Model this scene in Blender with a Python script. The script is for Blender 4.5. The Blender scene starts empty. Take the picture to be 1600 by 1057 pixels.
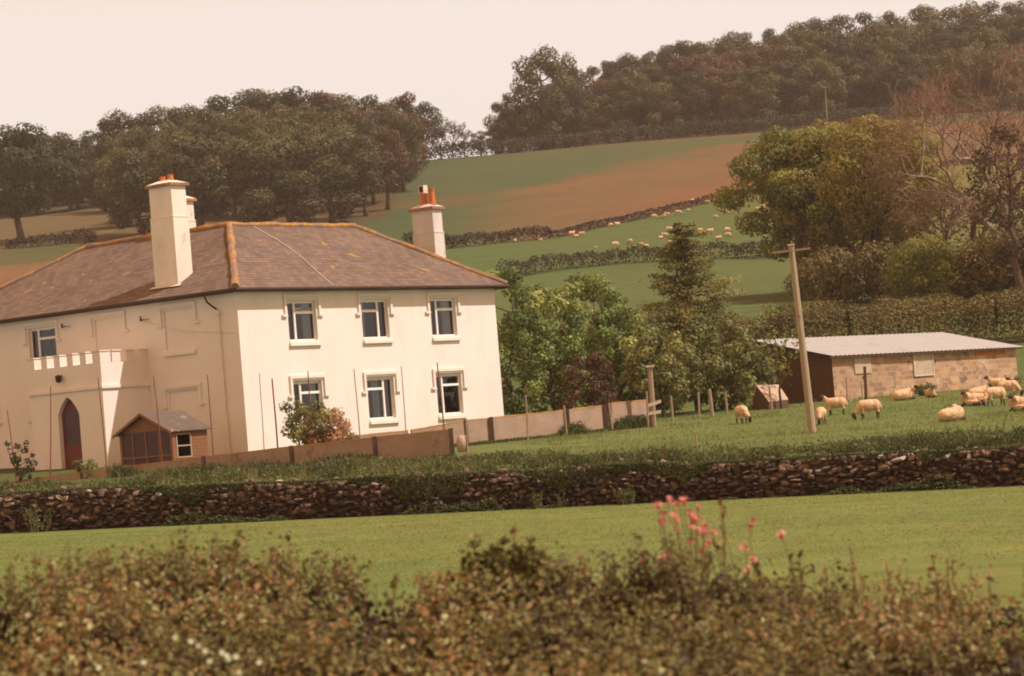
import bpy, math, random
import numpy as np
from mathutils import Vector, Matrix, noise as mnoise
C = bpy.data.collections.new('place'); bpy.context.scene.collection.children.link(C)
sc = bpy.context.scene
rnd = random.Random(7); RS = np.random.RandomState(11)
# ------------------------------------------------------------------ camera model (eye at the origin, looking along +Y)
F, PT, RL = 4207.0, .0363, .0806
cP, sP, cR, sR = math.cos(PT), math.sin(PT), math.cos(RL), math.sin(RL)
def ray(px, py):
    dx, dy = px-800, 528.5-py
    a = (dx*cR+dy*sR)/F; b = (-dx*sR+dy*cR)/F
    y = cP-b*sP; z = sP+b*cP
    return np.array([a/y, 1.0, z/y])
def at(px, py, d): return ray(px, py)*d
# ------------------------------------------------------------------ terrain
PY = [60, 85, 92, 98, 105, 110, 116, 125, 138, 150, 170, 205, 280, 310, 345, 400, 480, 550]
PZ = [-.9, -.76, -.62, -.44, -.14, .02, .25, .45, .55, 2.1, 5.3, 8.9, 16.8, 20.7, 25.2, 34.2, 46.8, 58.0]
def sstep(x, a, b):
    t = np.clip((x-a)/(b-a), 0, 1); return t*t*(3-2*t)
def wall_y(x): return 74.8-.25*np.clip(x, -32, 32)
def vnoise(x, y, s, seed=0):
    x = np.asarray(x, float)/s+seed*17.3; y = np.asarray(y, float)/s+seed*9.1
    i = np.floor(x); j = np.floor(y); fx = x-i; fy = y-j; fx = fx*fx*(3-2*fx); fy = fy*fy*(3-2*fy)
    def h(a, b):
        v = np.sin(a*127.1+b*311.7+seed*13.7)*43758.5453; return v-np.floor(v)
    return (h(i, j)*(1-fx)+h(i+1, j)*fx)*(1-fy)+(h(i, j+1)*(1-fx)+h(i+1, j+1)*fx)*fy
def ground(x, y):
    x = np.asarray(x, float); y = np.asarray(y, float); xc = np.clip(x, -32, 32)
    t = y-wall_y(x)
    mead = -2.04-.027*xc+.004*np.maximum(t, -60)
    up = np.interp(y, PY, PZ)-.010*xc*(1-sstep(y, 105, 135))
    far_c = np.interp(y, [550, 560, 600, 700, 1300], [58, 58.2, 57, 50, 20])
    far_r = np.interp(y, [550, 580, 612, 640, 690, 760, 1300], [58, 63, 70.5, 77, 84, 86, 50])
    w = sstep(x, 0, 30)
    up = np.where(y > 550, far_c*(1-w)+far_r*w, up)
    ztop = -1.14-.03*xc
    k = sstep(t, 0, 13)
    up = ztop*(1-k)+up*k
    z = np.where(t < .22, mead, up)
    z = z+(vnoise(x, y, 3.1)-.5)*.08*sstep(np.abs(t), .5, 3)+(vnoise(x, y, 23, 3)-.5)*1.2*sstep(y, 150, 240)
    return z
def gz(x, y): return float(ground(x, y))
def onground(px, py, d0=20, d1=900):
    r = ray(px, py); d = np.arange(d0, d1, .5)
    below = r[2]*d < ground(r[0]*d, d)
    i = int(np.argmax(below)) if below.any() else len(d)-1
    return np.array([r[0]*d[i], d[i], gz(r[0]*d[i], d[i])])
def gat(px, d):                     # ground point seen in column px at distance d
    y = 500
    for _ in range(30):
        p = at(px, y, d); y += (p[2]-gz(p[0], d))*F/d
    p = at(px, y, d); return np.array([p[0], d, gz(p[0], d)])
# ------------------------------------------------------------------ objects
ORG = {}
def tag(o, label, cat, group=None, kind=None):
    if label: o['label'] = label
    if cat: o['category'] = cat
    if group: o['group'] = group
    if kind: o['kind'] = kind
    return o
def thing(name, loc, label, cat, group=None, rz=0):
    o = bpy.data.objects.new(name, None); C.objects.link(o); o.location = [float(v) for v in loc]; o.rotation_euler[2] = rz
    o.empty_display_size = .3; ORG[o] = np.array(loc, float)
    return tag(o, label, cat, group)
def link(name, me, parent=None, loc=None):
    o = bpy.data.objects.new(name, me); C.objects.link(o)
    if parent is not None: o.parent = parent; ORG[o] = ORG.get(parent, np.zeros(3))
    if loc is not None: o.location = [float(v) for v in loc]
    return o
def raw_mesh(name, V, FQ, mats, tint=None, uv=None, smooth=False, midx=None, col=None):
    """V (n,3); FQ list of index lists or (m,4) array"""
    me = bpy.data.meshes.new(name); V = np.asarray(V, np.float32)
    if isinstance(FQ, np.ndarray):
        m, k = FQ.shape; tot = np.full(m, k, np.int32); idx = FQ.astype(np.int32).ravel()
    else:
        tot = np.array([len(f) for f in FQ], np.int32); idx = np.array([i for f in FQ for i in f], np.int32); m = len(FQ)
    me.vertices.add(len(V)); me.vertices.foreach_set('co', V.ravel())
    me.loops.add(len(idx)); me.loops.foreach_set('vertex_index', idx)
    me.polygons.add(m); st = np.concatenate([[0], np.cumsum(tot)[:-1]]).astype(np.int32)
    me.polygons.foreach_set('loop_start', st); me.polygons.foreach_set('loop_total', tot)
    me.polygons.foreach_set('use_smooth', np.full(m, bool(smooth)))
    if midx is not None: me.polygons.foreach_set('material_index', np.asarray(midx, np.int32))
    for x in (mats if isinstance(mats, (list, tuple)) else [mats]): me.materials.append(x)
    me.update(calc_edges=True)
    if tint is not None:
        a = me.attributes.new('tint', 'FLOAT', 'FACE'); a.data.foreach_set('value', np.asarray(tint, np.float32))
    if col is not None:
        a = me.attributes.new('Col', 'FLOAT_COLOR', 'POINT'); a.data.foreach_set('color', np.asarray(col, np.float32).ravel())
    if uv is not None:
        l = me.uv_layers.new(name='UVMap'); l.data.foreach_set('uv', np.asarray(uv, np.float32).ravel())
    return me
class MB:
    def __init__(s, T=None): s.v = []; s.f = []; s.T = T or (lambda u, v, z: (u, v, z)); s.t = []; s.ct = .5; s.uv = []; s.m = []; s.cm = 0
    def face(s, ids, uv=None):
        s.f.append(list(ids)); s.t.append(s.ct); s.uv += uv or [(0, 0)]*len(ids); s.m.append(s.cm)
    def poly(s, pts, uv=None):
        n = len(s.v); s.v += [s.T(*p) for p in pts]; s.face(range(n, n+len(pts)), uv)
    def box(s, a, b):
        x0, y0, z0 = a; x1, y1, z1 = b; n = len(s.v)
        s.v += [s.T(*p) for p in ((x0, y0, z0), (x1, y0, z0), (x1, y1, z0), (x0, y1, z0), (x0, y0, z1), (x1, y0, z1), (x1, y1, z1), (x0, y1, z1))]
        for q in ((0, 3, 2, 1), (4, 5, 6, 7), (0, 1, 5, 4), (1, 2, 6, 5), (2, 3, 7, 6), (3, 0, 4, 7)): s.face([n+i for i in q])
    def prism(s, pts, off):          # closed outline pts (list of 3d), extruded by off
        n = len(s.v); k = len(pts); s.v += [s.T(*p) for p in pts]; s.v += [s.T(*(np.array(p)+off)) for p in pts]
        s.face(range(n, n+k)); s.face(range(n+2*k-1, n+k-1, -1))
        for i in range(k): s.face([n+i, n+k+i, n+k+(i+1) % k, n+(i+1) % k])
    def tube(s, pts, rad, n=6, cap=True):
        pts = [np.array(s.T(*p), float) for p in pts]; rad = rad if hasattr(rad, '__len__') else [rad]*len(pts)
        base = len(s.v); ref = None
        for i, p in enumerate(pts):
            d = pts[min(i+1, len(pts)-1)]-pts[max(i-1, 0)]; d = d/(np.linalg.norm(d)+1e-9)
            if ref is None: ref = np.cross(d, [0, 0, 1] if abs(d[2]) < .9 else [1, 0, 0])
            ref = ref-d*ref.dot(d); ref = ref/(np.linalg.norm(ref)+1e-9); w = np.cross(d, ref)
            for k in range(n):
                a = 2*math.pi*k/n; s.v.append(tuple(p+rad[i]*(math.cos(a)*ref+math.sin(a)*w)))
        for i in range(len(pts)-1):
            for k in range(n): s.face([base+i*n+k, base+i*n+(k+1) % n, base+(i+1)*n+(k+1) % n, base+(i+1)*n+k])
        if cap:
            s.face([base+k for k in range(n-1, -1, -1)]); e = base+(len(pts)-1)*n; s.face([e+k for k in range(n)])
    def mesh(s, name, mats, org=(0, 0, 0), smooth=False, uv=False):
        V = np.array(s.v, float)-np.array(org)
        return raw_mesh(name, V, s.f, mats, s.t, s.uv if uv else None, smooth, s.m)
    def build(s, name, mats, parent=None, smooth=False, uv=False):
        return link(name, s.mesh(name, mats, ORG.get(parent, (0, 0, 0)), smooth, uv), parent)
# ------------------------------------------------------------------ materials
def newmat(name):
    m = bpy.data.materials.new(name); m.use_nodes = True; nt = m.node_tree; b = nt.nodes['Principled BSDF']
    b.inputs['Specular IOR Level'].default_value = .25
    return m, nt, b
def N(nt, typ, **kw):
    n = nt.nodes.new(typ)
    for k, v in kw.items(): setattr(n, k, v)
    return n
def ramp(nt, fac, stops):
    r = N(nt, 'ShaderNodeValToRGB'); e = r.color_ramp.elements
    while len(e) < len(stops): e.new(.5)
    for i, (p, c) in enumerate(stops): e[i].position = p; e[i].color = (*c, 1)
    nt.links.new(fac, r.inputs[0]); return r.outputs[0]
def noise(nt, vec, scale, detail=4, rough=.6):
    n = N(nt, 'ShaderNodeTexNoise'); n.inputs['Scale'].default_value = scale; n.inputs['Detail'].default_value = detail
    n.inputs['Roughness'].default_value = rough; nt.links.new(vec, n.inputs['Vector']); return n.outputs['Fac']
def mixc(nt, fac, a, b, mode='MIX'):
    n = N(nt, 'ShaderNodeMix', data_type='RGBA', blend_type=mode)
    for s, x in ((0, fac), (6, a), (7, b)):
        if hasattr(x, 'is_linked'): nt.links.new(x, n.inputs[s])
        else: n.inputs[s].default_value = x if s == 0 else (*x, 1)
    return n.outputs[2]
def pos(nt, kind='Object'): return N(nt, 'ShaderNodeTexCoord').outputs[kind]
def bump(nt, b, h, strength=.4, dist=.02):
    n = N(nt, 'ShaderNodeBump'); n.inputs['Strength'].default_value = strength; n.inputs['Distance'].default_value = dist
    nt.links.new(h, n.inputs['Height']); nt.links.new(n.outputs[0], b.inputs['Normal'])
def simple(name, c, rough=.8, var=.25, scale=3, spots=None, bmp=0, stretch=None):
    """base colour varied by two noises; spots = (colour, threshold, scale)"""
    m, nt, b = newmat(name); v = pos(nt)
    if stretch:
        mp = N(nt, 'ShaderNodeMapping'); mp.inputs['Scale'].default_value = stretch; nt.links.new(v, mp.inputs[0]); v2 = mp.outputs[0]
    else: v2 = v
    f = noise(nt, v2, scale, 6, .65)
    lo = [x*(1-var) for x in c]; hi = [min(1, x*(1+var)) for x in c]
    col = ramp(nt, f, [(.3, lo), (.7, hi)])
    for sp in (spots or []):
        f2 = noise(nt, v, sp[2], 5, .7)
        msk = ramp(nt, f2, [(sp[1], (0, 0, 0)), (sp[1]+.08, (1, 1, 1))])
        col = mixc(nt, msk, col, sp[0])
    nt.links.new(col, b.inputs['Base Color']); b.inputs['Roughness'].default_value = rough
    if bmp: bump(nt, b, noise(nt, v, scale*6, 5), bmp)
    return m
def foliage(name, stops, trans=.3, objvar=.35, rough=.6):
    m, nt, b = newmat(name)
    a = N(nt, 'ShaderNodeAttribute', attribute_name='tint'); oi = N(nt, 'ShaderNodeObjectInfo')
    ad = N(nt, 'ShaderNodeMath', operation='MULTIPLY_ADD'); nt.links.new(oi.outputs['Random'], ad.inputs[0]); ad.inputs[1].default_value = objvar
    sb = N(nt, 'ShaderNodeMath', operation='SUBTRACT'); nt.links.new(a.outputs['Fac'], sb.inputs[0]); sb.inputs[1].default_value = objvar/2
    nt.links.new(sb.outputs[0], ad.inputs[2])
    col = ramp(nt, ad.outputs[0], stops)
    nt.links.new(col, b.inputs['Base Color']); b.inputs['Roughness'].default_value = rough
    t = N(nt, 'ShaderNodeBsdfTranslucent'); nt.links.new(col, t.inputs[0])
    mx = N(nt, 'ShaderNodeMixShader'); mx.inputs[0].default_value = trans
    nt.links.new(b.outputs[0], mx.inputs[1]); nt.links.new(t.outputs[0], mx.inputs[2])
    nt.links.new(mx.outputs[0], nt.nodes['Material Output'].inputs[0]); return m
M = {}
m, nt, b = newmat('cream_render'); v = pos(nt)
col = ramp(nt, noise(nt, v, .5, 6, .65), [(.3, (.72, .625, .545)), (.7, (.79, .695, .61))])
mp = N(nt, 'ShaderNodeMapping'); mp.inputs['Scale'].default_value = (1.1, 1.1, .22); nt.links.new(v, mp.inputs[0])
col = mixc(nt, ramp(nt, noise(nt, mp.outputs[0], 1.3, 6, .7), [(.55, (0, 0, 0)), (.85, (.38, .38, .38))]), col, (.58, .47, .37))
sx_ = N(nt, 'ShaderNodeSeparateXYZ'); nt.links.new(v, sx_.inputs[0])
ad = N(nt, 'ShaderNodeMath', operation='MULTIPLY_ADD'); nt.links.new(noise(nt, v, 1.1, 5, .7), ad.inputs[0]); ad.inputs[1].default_value = 1.6; nt.links.new(sx_.outputs['Z'], ad.inputs[2])
col = mixc(nt, ramp(nt, ad.outputs[0], [(.9, (.6, .6, .6)), (1.0, (0, 0, 0))]), col, (.52, .40, .29))
nt.links.new(col, b.inputs['Base Color']); b.inputs['Roughness'].default_value = .9; bump(nt, b, noise(nt, v, 7, 6, .7), .25, .02); M['render'] = m
M['trim'] = simple('painted_trim', (.74, .65, .56), .75, .06, 2)
M['chimney'] = simple('weathered_render', (.72, .62, .51), .9, .10, 1.2, [((.34, .27, .21), .61, .8)], stretch=(1, 1, .35))
M['chimney_grey'] = simple('grey_render', (.56, .50, .44), .9, .16, 1.2, [((.26, .21, .17), .64, .9)], stretch=(1, 1, .35))
M['lichen'] = simple('lichen_tile', (.36, .18, .055), .9, .35, 5, [((.22, .14, .10), .47, 1.5)], bmp=.4)
M['terracotta'] = simple('terracotta', (.50, .14, .04), .8, .25, 5)
M['gutter'] = simple('dark_gutter', (.055, .032, .026), .5, .3, 4)
M['white'] = simple('white_paint', (.82, .76, .70), .45, .05, 3)
M['stain'] = simple('painted_jamb', (.62, .42, .25), .7, .1, 3)
M['curtain'] = simple('curtain_cloth', (.62, .58, .52), .9, .2, 6, stretch=(9, 9, .3))
M['ochre'] = simple('ochre_curtain', (.34, .22, .09), .9, .2, 6, stretch=(9, 9, .3))
M['door'] = simple('red_door', (.16, .035, .025), .5, .2, 3)
M['doorglass'] = simple('door_panel_dark', (.07, .03, .025), .3, .3, 3)
M['iron'] = simple('black_iron', (.03, .022, .02), .5, .3, 8)
M['rust'] = simple('rusty_steel', (.20, .06, .03), .8, .35, 14)
M['concrete'] = simple('panel_concrete', (.36, .25, .175), .95, .16, 2.2, [((.25, .17, .12), .56, 1.1), ((.44, .32, .23), .62, 2.7)], bmp=.3)
M['concrete_shaded'] = simple('shaded_post_concrete', (.10, .062, .045), .95, .25, 3)  # shade on the fence posts put into a darker concrete colour
M['coping'] = simple('lichen_coping', (.50, .25, .06), .95, .3, 6, [((.30, .19, .12), .56, 3)])
M['timber'] = simple('brown_timber', (.235, .105, .05), .7, .3, 3, stretch=(1, 1, 14))
M['timberdark'] = simple('dark_timber', (.12, .06, .035), .8, .3, 3, stretch=(1, 1, 10))
M['greywood'] = simple('weathered_wood', (.30, .215, .145), .9, .3, 3, stretch=(14, 14, 1), bmp=.3)
M['pole'] = simple('pole_wood', (.36, .27, .18), .9, .25, 3, [((.20, .14, .10), .58, 2)], stretch=(16, 16, 1), bmp=.3)
M['paleboard'] = simple('pale_board', (.62, .52, .42), .8, .12, 4)
M['arkboard'] = simple('ark_board', (.40, .285, .205), .85, .15, 4)
M['felt'] = simple('roof_felt', (.115, .085, .066), .9, .2, 4, [((.34, .29, .26), .6, 1.4)])
M['sheetroof'] = simple('fibre_sheet', (.35, .335, .325), .75, .08, 1.0, [((.27, .265, .265), .58, .7)], stretch=(1, 4, 1))
M['board'] = simple('board_panel', (.46, .35, .24), .8, .15, 3, [((.38, .15, .05), .63, 2.2)])
M['bark'] = simple('bark', (.095, .055, .038), .95, .3, 4, bmp=.4)
M['barklight'] = simple('bark_light', (.26, .18, .125), .9, .25, 6)
M['twigred'] = simple('red_twigs', (.23, .135, .085), .9, .3, 6)
M['twig'] = simple('hedge_twigs', (.14, .075, .05), .9, .3, 20)
M['wool'] = simple('wool', (.63, .405, .235), .95, .26, 5, [((.42, .27, .16), .62, 2.5)], bmp=.9)
M['dark_face'] = simple('dark_face', (.06, .036, .026), .8, .3, 10)
M['cable'] = simple('grey_cable', (.55, .45, .38), .6, .1, 5)
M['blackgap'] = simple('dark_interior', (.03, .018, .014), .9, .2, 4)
M['earth'] = simple('wall_earth', (.075, .04, .028), .95, .3, 6, bmp=.5)
M['pink'] = simple('pink_petal', (.56, .185, .15), .6, .18, 30)
M['petalwhite'] = simple('white_petal', (.52, .52, .34), .6, .1, 20)
M['stem'] = simple('flower_stem', (.16, .10, .04), .7, .2, 20)
# window glass: clear with a sky reflection
m, nt, b = newmat('window_glass')
tr = N(nt, 'ShaderNodeBsdfTransparent'); tr.inputs[0].default_value = (.72, .78, .8, 1)
gl = N(nt, 'ShaderNodeBsdfGlossy'); gl.inputs['Roughness'].default_value = .03
fr = N(nt, 'ShaderNodeFresnel'); fr.inputs[0].default_value = 1.75
mx = N(nt, 'ShaderNodeMixShader'); nt.links.new(fr.outputs[0], mx.inputs[0]); nt.links.new(tr.outputs[0], mx.inputs[1]); nt.links.new(gl.outputs[0], mx.inputs[2])
nt.links.new(mx.outputs[0], nt.nodes['Material Output'].inputs[0]); M['glass'] = m
# slates
def brickmat(name, c1, c2, mortar, bw, rh, ms, extra=None, bmp=.5, useuv=True, stops=None, rough=.8):
    m, nt, b = newmat(name); v = pos(nt, 'UV')
    br = N(nt, 'ShaderNodeTexBrick'); nt.links.new(v, br.inputs['Vector'])
    br.inputs['Scale'].default_value = 1; br.inputs['Brick Width'].default_value = bw; br.inputs['Row Height'].default_value = rh
    br.inputs['Mortar Size'].default_value = ms; br.inputs['Mortar Smooth'].default_value = .2; br.inputs['Bias'].default_value = 0
    br.inputs['Color1'].default_value = (*c1, 1); br.inputs['Color2'].default_value = (*c2, 1); br.inputs['Mortar'].default_value = (*mortar, 1)
    col = br.outputs['Color']; o = pos(nt)
    big = noise(nt, o, .5, 6, .7)
    col = mixc(nt, .7, col, ramp(nt, big, [(.3, (.72, .70, .70)), (.7, (1.2, 1.15, 1.1))]), 'MULTIPLY')
    if name == 'slate_roof':
        b2 = N(nt, 'ShaderNodeTexBrick'); nt.links.new(v, b2.inputs['Vector'])
        for k_, x_ in (('Scale', 1), ('Brick Width', 60), ('Row Height', rh), ('Mortar Size', .026), ('Mortar Smooth', .5)): b2.inputs[k_].default_value = x_
        col = mixc(nt, b2.outputs['Fac'], col, mixc(nt, .62, col, (.03, .02, .016)))
    for c, th, s in (extra or []):
        col = mixc(nt, ramp(nt, noise(nt, o, s, 5, .7), [(th, (0, 0, 0)), (th+.05, (1, 1, 1))]), col, c)
    nt.links.new(col, b.inputs['Base Color']); b.inputs['Roughness'].default_value = rough
    inv = N(nt, 'ShaderNodeMath', operation='SUBTRACT'); inv.inputs[0].default_value = 1; nt.links.new(br.outputs['Fac'], inv.inputs[1])
    bump(nt, b, inv.outputs[0], bmp, .03); return m
M['slate'] = brickmat('slate_roof', (.190, .130, .098), (.128, .088, .067), (.10, .062, .05), .34, .24, .010, [((.36, .185, .05), .625, 1.3), ((.10, .065, .05), .66, 2.3), ((.30, .21, .16), .68, 3.1)], .6)
M['block'] = brickmat('block_wall', (.52, .335, .20), (.31, .185, .11), (.46, .33, .22), .46, .235, .018, [((.46, .19, .08), .64, .55), ((.17, .11, .08), .60, .9), ((.50, .38, .27), .62, .7), ((.24, .17, .12), .58, 2.5)], .3, rough=.95)
# stones
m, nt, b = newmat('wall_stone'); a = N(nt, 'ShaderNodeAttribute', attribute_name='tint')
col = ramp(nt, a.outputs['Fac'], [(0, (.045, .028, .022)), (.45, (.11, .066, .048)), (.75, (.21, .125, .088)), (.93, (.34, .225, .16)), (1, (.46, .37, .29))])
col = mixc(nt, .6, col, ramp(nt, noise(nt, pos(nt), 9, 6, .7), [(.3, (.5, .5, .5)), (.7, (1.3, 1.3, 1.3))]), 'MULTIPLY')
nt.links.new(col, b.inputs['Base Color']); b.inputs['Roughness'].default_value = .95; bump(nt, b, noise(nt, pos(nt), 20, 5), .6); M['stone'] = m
# ground
m, nt, b = newmat('grass_land'); a = N(nt, 'ShaderNodeAttribute', attribute_name='Col'); v = pos(nt)
mp = N(nt, 'ShaderNodeMapping'); mp.inputs['Scale'].default_value = (1, .35, 1); nt.links.new(v, mp.inputs[0])
c1 = mixc(nt, .5, a.outputs['Color'], ramp(nt, noise(nt, mp.outputs[0], 1.6, 8, .75), [(.3, (.62, .66, .62)), (.7, (1.35, 1.3, 1.2))]), 'MULTIPLY')
mp2 = N(nt, 'ShaderNodeMapping'); mp2.inputs['Scale'].default_value = (.22, 1, 1); mp2.inputs['Rotation'].default_value = (0, 0, .12); nt.links.new(v, mp2.inputs[0])
c1 = mixc(nt, .55, c1, ramp(nt, noise(nt, mp2.outputs[0], .55, 7, .7), [(.3, (.68, .70, .68)), (.7, (1.3, 1.26, 1.2))]), 'MULTIPLY')
c2 = mixc(nt, .45, c1, ramp(nt, noise(nt, v, 14, 4, .8), [(.3, (.7, .72, .7)), (.7, (1.28, 1.25, 1.2))]), 'MULTIPLY')
nt.links.new(c2, b.inputs['Base Color']); b.inputs['Roughness'].default_value = .95; b.inputs['Specular IOR Level'].default_value = .1
bump(nt, b, noise(nt, v, 22, 5, .8), .7, .05); M['ground'] = m
L = {}
L['wood'] = foliage('wood_leaves', [(0, (0.032, 0.0382, 0.015)), (0.3, (0.0564, 0.0594, 0.021)), (0.55, (0.0827, 0.0806, 0.027)), (0.8, (0.0987, 0.0848, 0.032)), (1, (0.1128, 0.1007, 0.034))], .14, .6)
L['woodlight'] = foliage('light_wood_leaves', [(0, (0.0558, 0.0592, 0.0209)), (0.5, (0.0945, 0.0938, 0.0314)), (1, (0.135, 0.1224, 0.0399))], .15, .5)
L['wooddark'] = foliage('dark_wood_leaves', [(0, (0.0235, 0.0324, 0.017)), (0.5, (0.0392, 0.0486, 0.022)), (1, (0.0666, 0.0691, 0.026))], .2, .4)
L['russet'] = foliage('russet_leaves', [(0, (0.066, 0.0432, 0.024)), (0.5, (0.114, 0.066, 0.036)), (1, (0.156, 0.102, 0.048))], .25, .4)
L['oak'] = foliage('oak_leaves', [(0, (0.0688, 0.0787, 0.0173)), (0.4, (0.1408, 0.1394, 0.0259)), (0.75, (0.2295, 0.2296, 0.036)), (1, (0.3213, 0.328, 0.0576))], .35, .1)
L['oakbrown'] = foliage('young_oak_leaves', [(0, (.115, .092, .025)), (.5, (.24, .185, .042)), (1, (.34, .28, .06))], .35, .1)
L['bush'] = foliage('bush_leaves', [(0, (0.0691, 0.0928, 0.0259)), (0.5, (0.1654, 0.2173, 0.0562)), (0.85, (0.2893, 0.3179, 0.0864)), (1, (0.4685, 0.437, 0.1296))], .3, .25)
L['olive'] = foliage('olive_leaves', [(0, (0.075, 0.0785, 0.0257)), (0.5, (0.1671, 0.1687, 0.0515)), (1, (0.3213, 0.3003, 0.0964))], .3, .25)
L['conifer'] = foliage('conifer_needles', [(0, (0.09, 0.0884, 0.0287)), (0.5, (0.186, 0.169, 0.0483)), (1, (0.336, 0.273, 0.0747))], .15, .1)
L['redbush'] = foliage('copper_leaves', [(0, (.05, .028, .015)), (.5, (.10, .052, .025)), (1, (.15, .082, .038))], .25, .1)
L['hedge'] = foliage('field_hedge_leaves', [(0, (.016, .012, .008)), (.5, (.030, .021, .011)), (1, (.056, .038, .018))], .2, .3)
L['browndry'] = foliage('brown_hedge_leaves', [(0, (.075, .062, .02)), (.5, (.145, .11, .034)), (1, (.20, .155, .045))], .25, .3)
L['yellow'] = foliage('yellow_green_leaves', [(0, (0.0936, 0.0912, 0.0168)), (0.5, (0.1755, 0.1702, 0.028)), (1, (0.2457, 0.231, 0.0448))], .35, .1)
L['near'] = foliage('near_hedge_leaves', [(0, (0.0794, 0.0486, 0.0232)), (0.2, (0.1323, 0.1063, 0.0386)), (0.42, (0.2011, 0.1771, 0.058)), (0.6, (0.2646, 0.2075, 0.0725)), (0.76, (0.3493, 0.167, 0.0676)), (0.86, (0.3069, 0.2935, 0.1063)), (1, (0.4869, 0.4655, 0.2318))], .3, 0)
L['bank'] = foliage('bank_weeds', [(0, (.045, .055, .02)), (.35, (.085, .105, .033)), (.7, (.13, .145, .045)), (.92, (.20, .19, .065)), (1, (.34, .27, .12))], .3, .1)
L['grass'] = foliage('grass_blades', [(0, (.16, .19, .055)), (.5, (.23, .24, .07)), (1, (.29, .27, .085))], .5, 0)
L['flowerbush'] = foliage('pink_shrub_leaves', [(0, (.14, .12, .035)), (.3, (.28, .17, .07)), (.6, (.50, .25, .13)), (1, (.62, .36, .22))], .3, 0)
# ------------------------------------------------------------------ the ground sheet
HU = [onground(x, y) for x, y in ((10, 389), (150, 377), (640, 381), (700, 389), (780, 380), (862, 373), (931, 357), (1014, 339), (1082, 322), (1140, 311))]
HU += [gat(1300, HU[-1][1]+14), gat(1500, HU[-1][1]+26), gat(1680, HU[-1][1]+36)]
HL = [onground(x, y) for x, y in ((790, 436), (850, 425), (961, 412), (1044, 409), (1135, 404), (1203, 402))]
HL += [gat(1330, HL[-1][1]+2), gat(1480, HL[-1][1]+4), gat(1660, HL[-1][1]+6)]
hux = np.array([p[0] for p in HU]); huy = np.array([p[1] for p in HU])
def mixv(a, b, k): return a*(1-k[..., None])+b*k[..., None]
def ground_colour(x, y):
    n1 = vnoise(x, y, 9, 1); n2 = vnoise(x, y*.6, 30, 2); n3 = vnoise(x, y, 2.3, 5); n4 = vnoise(x, y, 70, 8)
    c = lambda r, g, b: np.broadcast_to(np.array([r, g, b]), x.shape+(3,))
    mead = mixv(c(.118, .160, .047), c(.152, .175, .052), np.clip(n1*.9+n2*.5-.25+x*.012, 0, 1))
    mead = mixv(mead, c(.185, .175, .05), .4*sstep(n3, .62, .9))
    pad = mixv(c(.088, .130, .044), c(.128, .148, .050), np.clip(n1*.8+n3*.3-.1, 0, 1))
    low = mixv(c(.062, .100, .036), c(.086, .106, .038), np.clip(n2*.8+n1*.3, 0, 1))
    low = mixv(low, c(.12, .115, .034), sstep(x, 25, 45))
    hy = np.interp(x, hux, huy); q = (y-hy)/np.maximum(552-hy, 20)
    green = mixv(c(.052, .078, .036), c(.075, .082, .038), np.clip(n2+n3*.3-.2, 0, 1))
    brown = mixv(c(.140, .080, .040), c(.105, .080, .042), np.clip(n1*.7+n2*.7-.2, 0, 1))
    brown = mixv(brown, c(.17, .072, .038), sstep(np.sin(q*9+n2*2), .3, 1)*sstep(x, 0, 40)*.8)
    qb = np.interp(x, [-90, -40, -18, 10, 43, 75, 140], [.55, .42, .22, .50, .68, .80, .85])
    k = (1-sstep(q+(n1-.5)*.10+(n3-.5)*.05, qb-.10, qb+.12))
    k = k*np.where(x < -30, .75, sstep(x+(n2-.5)*8, -14, 8))
    k = np.maximum(k, sstep(q, .90, .96)*sstep(x, 22, 45)*.8)
    k = np.maximum(k, .7*np.exp(-((q-.38)/.05)**2)*sstep(x, -26, -18)*(1-sstep(x, -5, 2)))
    upf = mixv(green, brown, np.clip(k, 0, 1))
    wood = c(.060, .036, .022)
    upf = mixv(upf, wood, sstep(y, 548, 556))
    lb = np.interp(x, [-60, -31, -17, -16], [470, 372, 400, 545])
    leftw = sstep(y-lb, -4, 6)*(1-sstep(x, -18.5, -15))*sstep(x, -62, -56)
    upf = mixv(upf, c(.085, .055, .03), leftw*.8)
    leftlow = mixv(c(.080, .078, .034), c(.16, .088, .045), sstep(n1*.6+n2*.7, .45, .8))
    low = mixv(low, leftlow, 1-sstep(x, -38, -28))
    out = np.where((y < 150)[..., None], mixv(pad, low, sstep(y, 120, 150)), np.where((y < hy)[..., None], low, upf))
    t = y-wall_y(x)
    gard = mixv(c(.065, .085, .03), c(.11, .10, .04), n1)
    out = mixv(out, gard, (1-sstep(x+.5*(y-91), -3, -1))*(1-sstep(y, 118, 124))*sstep(t, 3, 9))
    return np.where((t < .22)[..., None], mead, out)
rr = np.concatenate([np.arange(-30, 38, 4), np.arange(38, 74, .6), [74.2, 74.6, 74.8, 75.0, 75.06, 75.3], np.arange(75.8, 130, .6), np.arange(131, 345, 2.2), np.arange(345, 620, 1.8), np.arange(625, 900, 12), [1000, 1150, 1400]])
ss = np.linspace(-1, 1, 301)
Rr, Ss = np.meshgrid(rr, ss, indexing='ij')
Wd = np.maximum(36, 30+.30*Rr); X = Ss*Wd
Y = Rr-.25*np.clip(X, -32, 32)*(1-sstep(Rr, 90, 135))*sstep(Rr, 0, 60)
Z = ground(X, Y); col = ground_colour(X, Y)
nr, ns_ = X.shape; idx = np.arange(nr*ns_).reshape(nr, ns_)
quads = np.stack([idx[:-1, :-1], idx[:-1, 1:], idx[1:, 1:], idx[1:, :-1]], -1).reshape(-1, 4)
me = raw_mesh('ground', np.stack([X, Y, Z], -1).reshape(-1, 3), quads, M['ground'], smooth=True, col=np.concatenate([col.reshape(-1, 3), np.ones((nr*ns_, 1))], 1))
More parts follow.
